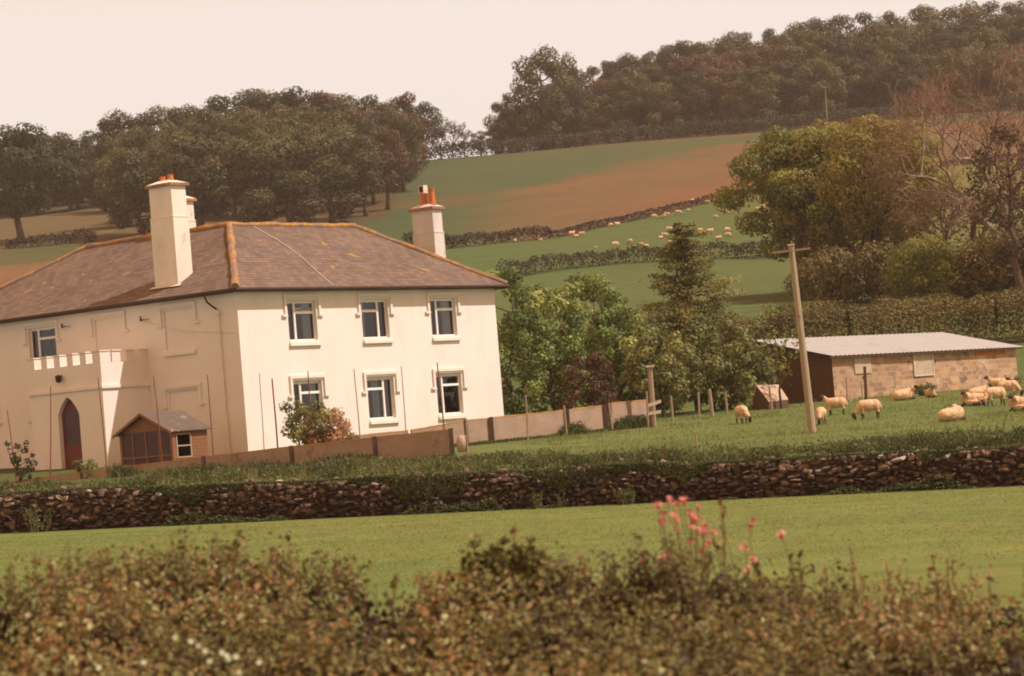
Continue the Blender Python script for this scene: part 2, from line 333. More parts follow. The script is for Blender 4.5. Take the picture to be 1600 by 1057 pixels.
tag(link('ground', me), 'meadow and pasture rising to the wooded hill', 'ground', kind='structure')
# ------------------------------------------------------------------ vegetation builders
def rdir(n, rs):
    v = rs.normal(size=(n, 3)); return v/np.linalg.norm(v, axis=1)[:, None]
def leafquads(cen, nrm, size, tint, rs, aspect=.65):
    n = len(cen); nrm = nrm/(np.linalg.norm(nrm, axis=1)[:, None]+1e-9)
    r = rdir(n, rs); t = np.cross(nrm, r); t /= (np.linalg.norm(t, axis=1)[:, None]+1e-9); b = np.cross(nrm, t)
    size = np.broadcast_to(size, n)[:, None]; a = rs.uniform(aspect*.7, aspect*1.3, n)[:, None]; k = rs.uniform(-.25, .25, n)[:, None]
    V = np.stack([cen-t*size*.5, cen-b*size*.5*a+t*size*k, cen+t*size*.5+nrm*size*.08, cen+b*size*.5*a+t*size*k], 1).reshape(-1, 3)
    return V, np.arange(4*n).reshape(n, 4), np.asarray(tint)
def lobes_leaves(lobes, dens, leaf, rs, flat=.8, ttint=.22, shell=.55, up=.25):
    """lobes: list of (centre, radius); dens: leaves per m2 of lobe surface"""
    Cn, Nn, Tt = [], [], []
    for c, r in lobes:
        n = max(6, int(dens*4*math.pi*r*r)); d = rdir(n, rs); d[:, 2] = d[:, 2]*flat
        rad = r*(shell+(1-shell)*rs.uniform(0, 1, n)**.6)
        rad *= 1+.22*np.sin(d[:, 0]*5+c[0]*3)*np.cos(d[:, 1]*4+d[:, 2]*5+c[1])
        Cn.append(np.array(c)+d*rad[:, None]); Nn.append(d*1.15+rdir(n, rs)*.6+np.array([0, 0, up]))
        Tt.append(np.clip(.5+rs.normal()*ttint+rs.normal(size=n)*.16, 0, 1))
    Cn = np.concatenate(Cn); Nn = np.concatenate(Nn); Tt = np.concatenate(Tt)
    return leafquads(Cn, Nn, leaf*rs.uniform(.65, 1.35, len(Cn)), Tt, rs)
def wob(p, q, rs, n=5, amp=.08):
    p = np.array(p, float); q = np.array(q, float); l = np.linalg.norm(q-p); out = []
    off = rs.normal(size=(n+1, 3))*amp*l
    for i in range(n+1):
        t = i/n; out.append(p+(q-p)*t+off[i]*math.sin(math.pi*t)*.7)
    return out
def tree_meshes(name, H, R, base, rs, leaf=.45, dens=7, nl=26, mat=None, bark=None, lobe=(.24, .40), trunkr=None, flat=.8, lean=0, gap=.0, shape=1.0):
    """tapered trunk with limbs; crown of leaf clumps gathered into lobes at the limb ends"""
    tr = trunkr or H*.022; mb = MB(); cz = base+(H-base)*.5; hz = (H-base)*.5
    top = np.array([lean*H*.25+rs.normal()*.3, rs.normal()*.3, H*.80])
    pts = wob((0, 0, -.4), top, rs, 7, .03); mb.tube(pts, [tr*(1.35-1.15*i/7) if i else tr*1.7 for i in range(8)], 7)
    lobes = []
    for k in range(nl):
        zz = -1+2*(k+.5)/nl; a = k*2.399+rs.uniform(-.4, .4)
        rr_ = math.sqrt(max(0, 1-abs(zz)**(2.0*shape))); q = rs.uniform(.62, .92)
        c = np.array([lean*H*.15+math.cos(a)*R*rr_*q, math.sin(a)*R*rr_*q, cz+zz*hz*.86])
        lr = R*rs.uniform(*lobe)
        if rs.uniform() < gap: continue
        lobes.append((c, lr))
        if k % 2 == 0 or nl < 20:
            hh = max(.15*H, min(.8*H, c[2]-R*.55*rr_-rs.uniform(0, .1)*H)); i = min(6, int(hh/(H*.80)*7)); st = pts[i+1]
            mb.tube(wob(st, c, rs, 4, .10), [tr*.55*(1-.75*i/4)*(1-.5*hh/H) for i in range(5)], 5)
    lobes.append((np.array([top[0], top[1], H-R*.3]), R*.32)); lobes.append((np.array([top[0]*.5, 0, cz]), R*.5))
    V, Fq, T = lobes_leaves(lobes, dens, leaf, rs, flat)
    return mb.mesh(name+'_trunk', bark or M['bark'], smooth=True), raw_mesh(name+'_crown', V, Fq, mat, T)
def bare_meshes(name, H, spread, rs, depth=5, bark=None, twig=None, tr=None, upb=.55, twr=.018, leafmat=None):
    wood, tw = MB(), MB(); tr = tr or H*.018
    ends = []
    def grow(p, d, l, r, k):
        q = p+d*l; pts = wob(p, q, rs, 3, .07)
        (wood if k > 2 else tw).tube(pts, [r, r*.88, r*.78, r*.68], 5 if k > 2 else 3, cap=False)
        if k == 0: ends.append(q); return
        n = 3 if k > 1 else 4
        for i in range(n):
            nd = d*rs.uniform(.5, .9)+rdir(1, rs)[0]*spread+np.array([0, 0, upb*.35]); nd /= np.linalg.norm(nd)
            grow(pts[3] if i < 2 else pts[2], nd, l*rs.uniform(.62, .84), max(twr, r*rs.uniform(.5, .68)), k-1)
    grow(np.array([0, 0, -.4]), np.array([rs.normal()*.04, rs.normal()*.04, 1.]), H*.27, tr, depth)
    return wood.mesh(name+'_trunk', bark or M['bark'], smooth=True), tw.mesh(name+'_crown', twig or M['twigred']), ends
def plant(name, loc, tm, cm, label, cat='tree', group=None, s=1, sz=None, rz=0, trunkname='trunk', crownname='crown'):
    o = thing(name, loc, label, cat, group, rz); o.scale = (s, s, sz or s)
    if tm: link(trunkname, tm, o)
    if cm: link(crownname, cm, o)
    return o
# ------------------------------------------------------------------ far woods
rs = np.random.RandomState(5)
P = [tree_meshes('wood_tree%d' % i, 14, R, b, rs, .36, 11, nl, M_, lobe=lb, lean=ln, gap=.1) for i, (R, b, M_, lb, ln, nl) in enumerate([
    (5.0, 2.8, L['wood'], (.26, .50), 0, 15), (4.4, 3.2, L['wood'], (.28, .52), .1, 13), (5.6, 2.6, L['wood'], (.24, .46), -.05, 17), (4.2, 2.4, L['wooddark'], (.30, .52), 0, 13),
    (4.9, 3.0, L['wooddark'], (.28, .50), 0, 15), (4.6, 3.0, L['russet'], (.26, .44), .05, 15),
    (5.2, .4, L['wood'], (.26, .50), 0, 15), (4.6, .3, L['wooddark'], (.26, .50), 0, 14), (5.0, .5, L['russet'], (.26, .46), 0, 15), (5.0, 1.2, L['woodlight'], (.26, .50), 0, 14), (4.5, .5, L['woodlight'], (.28, .48), .08, 13)])]
PB = [bare_meshes('bare_wood_tree%d' % i, 13, .62, rs, 5, M['bark'], M['bark'], twr=.035)[:2] for i in range(2)]
skyL = ([-200, 0, 50, 100, 135, 150, 185, 250, 300, 340, 400, 450, 500, 560, 600, 640, 690, 730], [215, 203, 200, 212, 216, 202, 178, 172, 160, 146, 145, 136, 138, 146, 152, 146, 158, 186])
skyR = ([740, 770, 800, 815, 835, 860, 885, 905, 930, 960, 1000, 1060, 1100, 1150, 1180, 1240, 1300, 1330, 1360, 1400, 1450, 1500, 1560, 1620, 1800], [190, 168, 142, 96, 82, 78, 86, 112, 98, 88, 80, 66, 60, 52, 45, 38, 25, 12, 16, 18, 8, 4, -8, -20, -45])
def wood_tree(px, d, H, k, label, group, name='broadleaf_tree', ws=1.0):
    p = gat(px, d); s = H/14
    return plant(name, p, *P[k], label, 'tree', group, s*ws*rs.uniform(.92, 1.2), s, rs.uniform(0, 6.28))
def need_h(px, d, sky):     # tree height whose top meets the skyline in that column
    p = gat(px, d); return at(px, np.interp(px, *sky), d)[2]-p[2]
nw = 0
G1, G2 = 'trees of the wood on the left hill', 'trees of the wood on the hilltop to the right'
for row, (d, p0, p1, stp) in enumerate([(512, -150, 650, 36), (485, -130, 648, 40), (458, 150, 640, 42), (432, 170, 632, 44)]):
    px = p0+row*9
    while px < p1:
        q = px+rs.uniform(-10, 10); dd = d+rs.uniform(-8, 8); H = need_h(q, dd, skyL)
        if row == 0: H = H*rs.uniform(.94, 1.02)
        else: H = min(H*(.93-.045*row)*rs.uniform(.86, 1.0), 16.5-1.1*row)
        k = rs.choice([3, 7, 7, 7, 6]) if q < 150 else rs.choice([6, 10, 7, 8, 6, 7] if row in (1, 2) else [0, 9, 2, 9, 5, 1, 4])
        lb = 'dark tree merging with others in the wood at the left edge' if q < 150 else 'leafy tree merging with others in the wood behind the farmhouse roof'
        wood_tree(q, dd, H, k, lb, G1 if q >= 150 else 'dark trees at the left edge of the hill'); px += stp
for px, d, k in ((92, 500, 4), (128, 492, 7), (112, 476, 3), (60, 478, 7)):
    H = need_h(px, d, skyL); wood_tree(px, d, H*(1 if d > 480 else .85), k, 'dark tree merging with others in the wood at the left edge', 'dark trees at the left edge of the hill', ws=1.15)
# the front edge of the left wood, each standing by itself
for px, d, H, k, ws, lb in [
    (34, 402, 17.5, 4, 1.35, 'big dark tree with bare trunk standing on the far hedge at the left edge'),
    (222, 402, 13.0, 6, 1.2, 'brown leafed tree with dark trunk just left of the tall left chimney'),
    (318, 396, 14.6, 2, 1.35, 'wide spreading tree with forked trunk just right of the tall left chimney'),
    (392, 392, 13.4, 6, 1.25, 'olive tree at the wood edge above the front hip of the farmhouse roof'),
    (455, 393, 13.2, 6, 1.3, 'rounded olive tree at the wood edge behind the middle of the roof ridge'),
    (520, 400, 13.0, 6, 1.2, 'olive tree at the wood edge above the right part of the roof ridge'),
    (572, 408, 12.6, 1, .95, 'dark-trunked tree second from the open field along the wood edge'),
    (606, 418, 12.8, 5, .85, 'russet tree with slanting trunk, last of the wood edge beside the open field'),
    (632, 470, 11.6, 5, .8, 'russet tree at the field corner below the gap in the skyline')]:
    wood_tree(px, d, H, k, lb, G1, ws=ws)
for px, d, H, k, lb in [(640, 538, 13.4, 3, 'rounded dark green tree at the right end of the left wood skyline'), (664, 545, 11.8, 4, 'dark tree with bare lower trunk beside the gap in the skyline')]:
    wood_tree(px, d, H, k, lb, G1)
for px, d, H, i, lb in [(690, 548, 10.4, 0, 'thin see-through tree left of the gap in the skyline, sky showing through'), (708, 550, 9.2, 1, 'spindly half-bare tree in the middle of the skyline gap'), (726, 552, 7.2, 0, 'smallest half-bare tree at the low point of the skyline')]:
    p = gat(px, d); plant('bare_tree', p, *PB[i], lb, 'tree', 'thin trees in the skyline gap', H/11.5, None, rs.uniform(0, 6))
    s_ = rs.randint(1 << 30); r2 = np.random.RandomState(s_)
    V, Fq, T = lobes_leaves([(np.array([r2.uniform(-1.8, 1.8), r2.uniform(-1.5, 1.5), H*r2.uniform(.3, .85)]), r2.uniform(.6, 1.1)) for _ in range(9)], 4, .4, r2)
    link('foliage', raw_mesh('thin_foliage', V, Fq, L['wooddark'], T), C.objects[-1] if False else [o for o in C.objects if o.name.startswith('bare_tree')][-1]).scale = (1, 1, 1)
for px, d, H, k, ws in [(752, 556, 5.6, 3, 1.3), (778, 557, 6.2, 3, 1.2)]:
    wood_tree(px, d, H, k, 'low bushy tree in the dip between the two woods, %s of two' % ('left' if px < 760 else 'right'), G2, ws=ws)
for row, (d, p0, stp) in enumerate([(640, 905, 38), (612, 890, 36), (588, 800, 36), (566, 775, 34)]):
    px = p0
    while px < 1720:
        q = px+rs.uniform(-9, 9); dd = d+rs.uniform(-7, 7); H = need_h(q, dd, skyR)
        if row == 0: H = min(H*rs.uniform(.95, 1.02), 17)
        elif row == 1: H = min(H*rs.uniform(.78, 1.0), 16.5)*1
        elif row == 2: H = min(H*rs.uniform(.70, .95), 16.5)
        else: H = min(H*rs.uniform(.55, .85), 13.5)
        if 805 < q < 925 and row > 1: H = min(H, 11.5)
        if H > 2: wood_tree(q, dd, H, rs.choice([6, 7, 10, 7, 6, 8, 10] if row > 1 else [0, 1, 9, 4, 0, 9, 2, 3]), 'leafy tree merging with others in the hilltop wood above the brown field', G2)
        px += stp
for px, d, k, ws, lb in [(852, 560, 9, .95, 'tall round-topped tree standing above the left end of the hilltop wood'), (888, 563, 2, .7, 'lower shoulder tree on the right flank of the tall round-topped tree'), (800, 558, 3, .9, 'sloping dark tree at the left tip of the hilltop wood')]:
    wood_tree(px, d, need_h(px, d, skyR)*1.0, k, lb, G2, ws=ws)
# ------------------------------------------------------------------ hedges
def hedge(name, pts, wid, hgt, leaf, dens, mat, label, rs, group=None, rough=.25, cat='hedge', step=None, twigs=False):
    pts = [np.array(p, float) for p in pts]; Cn, Nn, Tt = [], [], []
    tot = 0
    for a, b in zip(pts[:-1], pts[1:]):
        l = np.linalg.norm((b-a)[:2]); n = int(dens*l*(2*hgt+wid)); t = rs.uniform(0, 1, n); ph = rs.uniform(0, math.pi, n)
        dr = (b-a)[:2]/max(l, 1e-6); nr_ = np.array([-dr[1], dr[0]]); px = a[0]+(b-a)[0]*t; py = a[1]+(b-a)[1]*t
        sfield = vnoise(px*1.0, py*1.0, hgt*1.1, 4)*.6+vnoise(px, py, hgt*.35, 6)*.4
        k = 1-rough+2*rough*sfield; rad = rs.uniform(.72, 1.04, n)
        cx = np.sign(np.cos(ph))*np.abs(np.cos(ph))**.6; cz = np.abs(np.sin(ph))**.6
        ox = cx*wid*.5*rad*k; oz = cz*hgt*rad*k
        x = px+nr_[0]*ox; y = py+nr_[1]*ox; z = ground(x, y)+oz
        Cn.append(np.stack([x, y, z], 1)); Nn.append(np.stack([nr_[0]*cx, nr_[1]*cx, cz+.2], 1)+rdir(n, rs)*.8)
        Tt.append(np.clip(.5+(vnoise(px, py+oz*2, hgt*.8, 9)-.5)*.8+rs.normal(size=n)*.16, 0, 1))
    Cn = np.concatenate(Cn); Nn = np.concatenate(Nn); Tt = np.concatenate(Tt)
    o = thing(name, pts[len(pts)//2], label, cat, group)
    V, Fq, T = leafquads(Cn, Nn, leaf*rs.uniform(.6, 1.4, len(Cn)), Tt, rs)
    link('foliage', raw_mesh(name+'_foliage', V-ORG[o], Fq, mat, T), o)
    if twigs:
        mb = MB()
        for a, b in zip(pts[:-1], pts[1:]):
            l = np.linalg.norm((b-a)[:2])
            for i in range(int(l/(hgt*.45))+1):
                p = a+(b-a)*rs.uniform(); g = gz(p[0], p[1]); q = (p[0]+rs.normal()*wid*.3, p[1]+rs.normal()*wid*.3, g+hgt*rs.uniform(.6, 1.15))
                mb.tube(wob((p[0], p[1], g-.1), q, rs, 3, .08), [hgt*.02, hgt*.016, hgt*.012, hgt*.006], 4, False)
        mb.build('stems', M['bark'], o)
    return o
rs = np.random.RandomState(21)
hedge('hedge', HU[2:6], 2.2, 1.6, .24, 38, L['hedge'], 'dark hedge between the brown field and the far sheep, thick left end', rs)
hedge('hedge', HU[5:], 1.6, .95, .22, 38, L['hedge'], 'thin low right part of the hedge above the far grazing sheep', rs)
hedge('hedge', HU[:2], 2.5, 1.6, .28, 30, L['hedge'], 'low dark hedge crossing the hill at the left edge, left of the roof', rs, rough=.5)
hedge('hedge', HL[:6], 2.4, 1.6, .2, 44, L['hedge'], 'thick brown hedge below the far grazing sheep', rs, rough=.35)
hedge('hedge', HL[5:], 6, 5.0, .34, 14, L['hedge'], 'tall dark overgrown hedge behind the two oaks', rs)
TOPH = [gat(640, 552), gat(750, 552), gat(850, 552), gat(970, 552), gat(1100, 552), gat(1200, 552), gat(1300, 552), gat(1420, 552), gat(1560, 552), gat(1700, 552)]
hedge('hedge', TOPH, 3, 3.1, .36, 22, L['wooddark'], 'long dark hedge along the foot of the hilltop wood', rs, rough=.12)
sl = [gat(1130, 159), gat(1230, 159), gat(1330, 158), gat(1450, 158), gat(1560, 157), gat(1700, 157)]
hedge('hedge', sl, 2.8, 2.7, .15, 170, L['browndry'], 'brown leafed hedge running behind the block shed roof', rs, rough=.3)
# ------------------------------------------------------------------ oaks, thicket and bare trees at right
rs = np.random.RandomState(31)
def htop(px, py, d): return at(px, py, d)[2]-gz(at(px, py, d)[0], d)
g = gat(1262, 206); H = htop(1230, 198, 206)
tm, cm = tree_meshes('oak', H, 5.3, 2.6, rs, .25, 24, 34, L['oak'], lobe=(.22, .36), trunkr=.42, lean=-.22, gap=.08, flat=.6)
plant('oak_tree', g, tm, cm, 'bright yellow-green oak with a dark trunk, left of the pair behind the shed', 'tree', 'two oaks behind the shed')
g = gat(1362, 204); H = htop(1362, 183, 204)
tm, cm = tree_meshes('oak', H, 7.4, 3.0, rs, .25, 19, 46, L['oakbrown'], lobe=(.18, .30), trunkr=.45, lean=0, gap=.10, flat=.6)
plant('oak_tree', g, tm, cm, 'broad bronze-leafed oak with a visible central trunk, right of the yellow-green oak', 'tree', 'two oaks behind the shed')
for px, py, d, R, mat, nm, lb in [(1300, 392, 192, 2.6, L['browndry'], 'shrub', 'brown shady shrub at the foot of the yellow-green oak'),
    (1372, 385, 190, 3.2, L['browndry'], 'shrub', 'dark brown shrub filling the ground under the bronze oak'),
    (1448, 376, 184, 2.7, L['yellow'], 'shrub', 'bright yellow-green bush glowing in the thicket right of the oaks'),
    (1508, 385, 186, 3.0, L['russet'], 'shrub', 'reddish brown bush between the yellow-green bush and the bare tree'),
    (1580, 372, 184, 3.6, L['browndry'], 'shrub', 'orange-brown bush at the right edge under the bare tree'),
    (1640, 370, 184, 3.6, L['browndry'], 'shrub', 'brown bush cut off by the right edge of the photo')]:
    g = gat(px, d); H = htop(px, py, d)
    tm, cm = tree_meshes(nm, H, R, .2, rs, .24, 17, 22, mat, lobe=(.28, .45), trunkr=.1, shape=1.4)
    plant(nm, g, tm, cm, lb, 'shrub', 'thicket under the oaks')
for px, py, d, sp, lb, dep in [(1572, 48, 196, .66, 'tall leafless tree with pinkish twigs at the right edge', 6), (1490, 262, 192, .75, 'smaller dead-looking tree with crooked bare limbs right of the bronze oak', 5), (1528, 150, 200, .7, 'thin leafless tree with reddish haze of twigs left of the tall bare tree', 5)]:
    g = gat(px, d); H = htop(px, py, d)
    tm, cm, e = bare_meshes('bare', H*1.0, sp, rs, dep+1, M['barklight'] if sp == .66 else M['bark'], M['twigred'], twr=.012)
    zmax = max(v[2] for v in e); k = H/zmax
    plant('bare_tree', g, tm, cm, lb, 'tree', 'bare trees at the right edge', k)
g = gat(1592, 180); H = htop(1592, 185, 180)
tm, cm = tree_meshes('dark_tree', H, 3.0, 2.4, rs, .24, 13, 26, L['russet'], lobe=(.22, .36), trunkr=.25, gap=.2)
plant('broadleaf_tree', g, tm, cm, 'dark brown leafed tree half cut off by the right edge', 'tree')
# ------------------------------------------------------------------ garden trees right of the house
def bushmesh(nm, H, R, mat, leaf, dens, nl=26, base=.2, lobe=(.2, .34), **k): return tree_meshes(nm, H, R, base, rs, leaf, dens, nl, mat, lobe=lobe, trunkr=.09, shape=1.5, **k)
for px, py, d, R, mat, lb, kw in [
    (800, 412, 121, 1.75, L['bush'], 'tall green shrub pressed against the right wall of the farmhouse', {}),
    (868, 440, 124, 2.0, L['bush'], 'leafy green shrub, second from the farmhouse wall', {}),
    (930, 422, 127, 2.1, L['bush'], 'tallest green shrub of the row, loose twiggy top, left of the conifer', {'gap': .1}),
    (978, 476, 121, 1.5, L['bush'], 'green shrub squeezed between the row of shrubs and the conifer', {}),
    (1040, 520, 119, 1.7, L['olive'], 'olive leafed bush in front of the conifer\'s foot, left of the two', {}),
    (1118, 498, 122, 2.0, L['olive'], 'olive leafed bush in front of the conifer\'s foot, right of the two', {}),
    (1178, 548, 124, 1.1, L['olive'], 'small olive bush beside the dark end of the shed', {})]:
    g = gat(px, d); H = htop(px, py, d)
    tm, cm = bushmesh('shrub', H, R*1.06, mat, .165, 66, 36, **kw); plant('garden_shrub', g, tm, cm, lb, 'shrub', 'shrubs between farmhouse and shed', trunkname='stem', crownname='foliage')
g = gat(928, 117); tm, cm = bushmesh('shrub', htop(928, 552, 117), 1.35, L['redbush'], .14, 75, 22); plant('garden_shrub', g, tm, cm, 'dark copper-leafed bush behind the concrete panel fence', 'shrub', None, trunkname='stem', crownname='foliage')
g = gat(1222, 118.5); tm, cm = tree_meshes('sapling', htop(1222, 470, 118.5), 1.35, 1.2, rs, .15, 17, 18, L['olive'], lobe=(.2, .34), trunkr=.05, gap=.25); plant('sapling', g, tm, cm, 'thin leafy sapling in front of the shed\'s dark end, behind the utility pole', 'tree')
# conifer
g = gat(1092, 127); H = htop(1086, 342, 127); mb = MB(); tk = MB()
tk.tube(wob((0, 0, -.3), (-.25, 0, H*.96), rs, 8, .012), [.17*(1-.85*i/8) for i in range(9)], 7); Cc_, Nc_, Tc_ = [], [], []
for i in range(120):
    z = H*(.08+.90*(i/119)**1.05); a = i*2.4+rs.uniform(-.3, .3); r = (3.9*(1-(z/H))**.75+.3)*rs.uniform(.5, 1.15); b0_ = np.array([-.25*z/H, 0, z])
    tip = np.array([math.cos(a)*r, math.sin(a)*r, z+.12*r+rs.normal()*.1]); br_ = wob(b0_, tip, rs, 4, .05)
    tk.tube(br_, [.035, .028, .02, .012, .006], 4)
    n = int(80+115*r); t = rs.uniform(.18 if rs.uniform() < .8 else .5, 1.02, n); k = np.minimum(3, (t*4).astype(int)); bb0 = np.array(br_); c_ = bb0[k]+(bb0[k+1]-bb0[k])*(t*4-k)[:, None]
    sp_ = (.10+.20*r*(1-np.abs(t-.55)))*.62; off = rs.normal(size=(n, 3))*np.array([1, 1, .42])*sp_[:, None]; off[:, 2] -= .05
    Cc_.append(c_+off); Nc_.append(rdir(n, rs)*.7+np.array([math.cos(a)*.4, math.sin(a)*.4, .8])); Tc_.append(np.clip(.35+rs.normal()*.2+rs.normal(size=n)*.15+.25*(t-.5), 0, 1))
Cc_ = np.concatenate(Cc_); V, Fq, T = leafquads(Cc_, np.concatenate(Nc_), .15*rs.uniform(.6, 1.4, len(Cc_)), np.concatenate(Tc_), rs, .4)
o = plant('conifer_tree', g, tk.mesh('conifer_trunk', M['barklight'], smooth=True), raw_mesh('conifer_crown', V, Fq, L['conifer'], T), 'bronze-green conifer with a pale trunk showing through its thin top', 'tree')
# ------------------------------------------------------------------ farmhouse
TH = .8946; CX, CY = -10.6, 105.0; cu, su = math.cos(TH), math.sin(TH)
def HT(u, v, z): return (CX+u*cu-v*su, CY+u*su+v*cu, z)
def on_v(px, py, v0):      # u, z where the pixel meets the plane v = v0
    r = ray(px, py); t = (v0-su*CX+cu*CY)/(-su*r[0]+cu*r[1]); P_ = r*t
    return (P_[0]-CX)*cu+(P_[1]-CY)*su, P_[2]
def on_u(px, py, u0):
    r = ray(px, py); t = (u0+cu*CX+su*CY)/(cu*r[0]+su*r[1]); P_ = r*t
    return -(P_[0]-CX)*su+(P_[1]-CY)*cu, P_[2]
house = thing('farmhouse', HT(0, 0, -.1), 'cream rendered two-storey farmhouse with slate hip roof, tall chimneys and castellated porch', 'house')
WR, WL, ZB, ZT = 15.95, 18.84, -.5, 6.5
hw = .8325
RW = [(3.655+4.38*i, 4.498, 6.096) for i in range(3)]+[(3.655+4.38*i, 1.16, 2.86) for i in range(3)]
LW = [(11.46, 4.498, 6.096, 'w'), (7.38, 4.498, 6.096, 'b'), (3.30, 4.498, 6.096, 'b'), (3.36, 1.16, 2.86, 'b'), (11.46, 1.16, 2.86, 'w'), (15.54, 4.498, 6.096, 'w'), (15.54, 1.16, 2.86, 'w')]
wl = MB(HT)
def wallface(side, length, ops):
    """wall in the plane v=0 (side 'v', along u) or u=0 (side 'u', along v) with openings (a0,a1,z0,z1,depth)"""
    Pt = (lambda a, d, z: (a, d, z)) if side == 'v' else (lambda a, d, z: (d, a, z))
    xs = sorted({0, length}|{o[0] for o in ops}|{o[1] for o in ops}); zs = sorted({ZB, ZT}|{o[2] for o in ops}|{o[3] for o in ops})
    for i in range(len(xs)-1):
        for j in range(len(zs)-1):
            xm, zm = (xs[i]+xs[i+1])/2, (zs[j]+zs[j+1])/2
            if any(o[0] < xm < o[1] and o[2] < zm < o[3] for o in ops): continue
            wl.poly([Pt(xs[i], 0, zs[j]), Pt(xs[i+1], 0, zs[j]), Pt(xs[i+1], 0, zs[j+1]), Pt(xs[i], 0, zs[j+1])])
    for a0, a1, z0, z1, d in ops:
        wl.poly([Pt(a0, 0, z0), Pt(a1, 0, z0), Pt(a1, d, z0), Pt(a0, d, z0)]); wl.poly([Pt(a0, 0, z1), Pt(a1, 0, z1), Pt(a1, d, z1), Pt(a0, d, z1)])
        wl.poly([Pt(a0, 0, z0), Pt(a0, d, z0), Pt(a0, d, z1), Pt(a0, 0, z1)]); wl.poly([Pt(a1, 0, z0), Pt(a1, d, z0), Pt(a1, d, z1), Pt(a1, 0, z1)])
        if d < .1: wl.poly([Pt(a0, d, z0), Pt(a1, d, z0), Pt(a1, d, z1), Pt(a0, d, z1)])
wallface('v', WR, [(c-hw, c+hw, a, b, .24) for c, a, b in RW])
wallface('u', WL, [(c-hw, c+hw, a, b, .24 if k == 'w' else .07) for c, a, b, k in LW])
for a, b in (((WR, 0), (WR, 10)), ((WR, 10), (10, 10)), ((10, 10), (10, WL)), ((10, WL), (0, WL))):
    wl.poly([(a[0], a[1], ZB), (b[0], b[1], ZB), (b[0], b[1], ZT), (a[0], a[1], ZT)])
wl.build('wall', M['render'], house)
def window(side, c, z0, z1, kind, curtain):
    Pt = (lambda a, d, z: HT(a, d, z)) if side == 'v' else (lambda a, d, z: HT(d, a, z))
    T = Pt; sg = 1 if side == 'v' else -1         # sg: +1 when screen-right is +a
    a0, a1 = c-hw, c+hw; w = a1-a0; y0, y1 = .13, .20
    fr = MB(T); b = .05
    fr.box((a0+.003, y0, z0+.003), (a0+b, y1, z1-.003)); fr.box((a1-b, y0, z0+.003), (a1-.003, y1, z1-.003))
    fr.box((a0+b, y0, z0+.003), (a1-b, y1, z0+b)); fr.box((a0+b, y0, z1-b-.05), (a1-b, y1, z1-.003))
    flip = (kind == 'B'); fx = lambda t: a0+w*((1-t if flip else t) if sg > 0 else (t if flip else 1-t))
    m0 = fx(.30 if not flip else .33); fr.box((m0-.045, y0-.02, z0+b), (m0+.045, y1-.003, z1-b-.05))
    e = fx(1.0); lo, hi = min(m0, e), max(m0, e); lo += .045 if lo == m0 else b; hi -= .045 if hi == m0 else b
    zt = z1-.46; fr.box((lo, y0-.015, zt-.05), (hi, y1-.006, zt+.05))
    fo = fr.build('window', M['white'], house)
    g = MB(T); g.poly([(a0+b, .175, z0+b), (a1-b, .175, z0+b), (a1-b, .175, z1-b), (a0+b, .175, z1-b)][::sg]); g.build('glass', M['glass'], fo)
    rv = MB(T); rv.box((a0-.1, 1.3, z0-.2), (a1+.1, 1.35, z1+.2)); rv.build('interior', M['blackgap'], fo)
    if curtain:
        for t0, t1, mt in curtain:
            cu_ = MB(T); s0, s1 = fx(t0), fx(t1); n = 12
            for i in range(n):
                q0, q1 = s0+(s1-s0)*i/n, s0+(s1-s0)*(i+1)/n; d0, d1 = .30+.03*math.sin(i*1.9), .30+.03*math.sin((i+1)*1.9)
                cu_.poly([(q0, d0, z0+.02), (q1, d1, z0+.02), (q1, d1, z1-.02), (q0, d0, z1-.02)])
            cu_.build('curtain', M[mt], fo)
    return fo
def dress(side, c, z0, z1, sill=True, hood=True):
    Pt = (lambda a, d, z: HT(a, d, z)) if side == 'v' else (lambda a, d, z: HT(d, a, z))
    if hood:
        h = MB(Pt); q = hw+.10
        h.box((c-q-.12, -.085, z1+.12), (c+q+.12, .02, z1+.24)); h.box((c-q, -.05, z1+.06), (c+q, .02, z1+.117))
        for s in (-1, 1):
            x0, x1 = sorted((c+s*q, c+s*(q+.117))); h.box((x0, -.083, z1-.55), (x1, .02, z1+.117))
            x0, x1 = sorted((c+s*(q-.02), c+s*(q+.26))); h.box((x0, -.095, z1-.64), (x1, .02, z1-.553))
        h.build('hood_mould', M['trim'], house)
    if sill:
        s = MB(Pt); s.box((c-hw-.04, -.11, z0-.22), (c+hw+.12, .05, z0-.10)); s.box((c-hw-.02, -.03, z0-.098), (c+hw+.02, .13, z0+.002)); s.build('sill', M['trim'], house)
cur = [[(.66, .95, 'curtain')], [(.70, .98, 'curtain')], [(.62, .93, 'curtain')], [(.70, .95, 'curtain')], [(.03, .31, 'ochre'), (.40, .66, 'curtain')], [(.72, .98, 'blackgap')]]
for i, (c, a, b) in enumerate(RW):
    window('v', c, a, b, 'B' if i in (1, 4) else 'A', cur[i]); dress('v', c, a, b)
for c, a, b, k in LW:
    if k == 'w': window('u', c, a, b, 'A', None)
    dress('u', c, a, b, sill=not (c == 7.38))
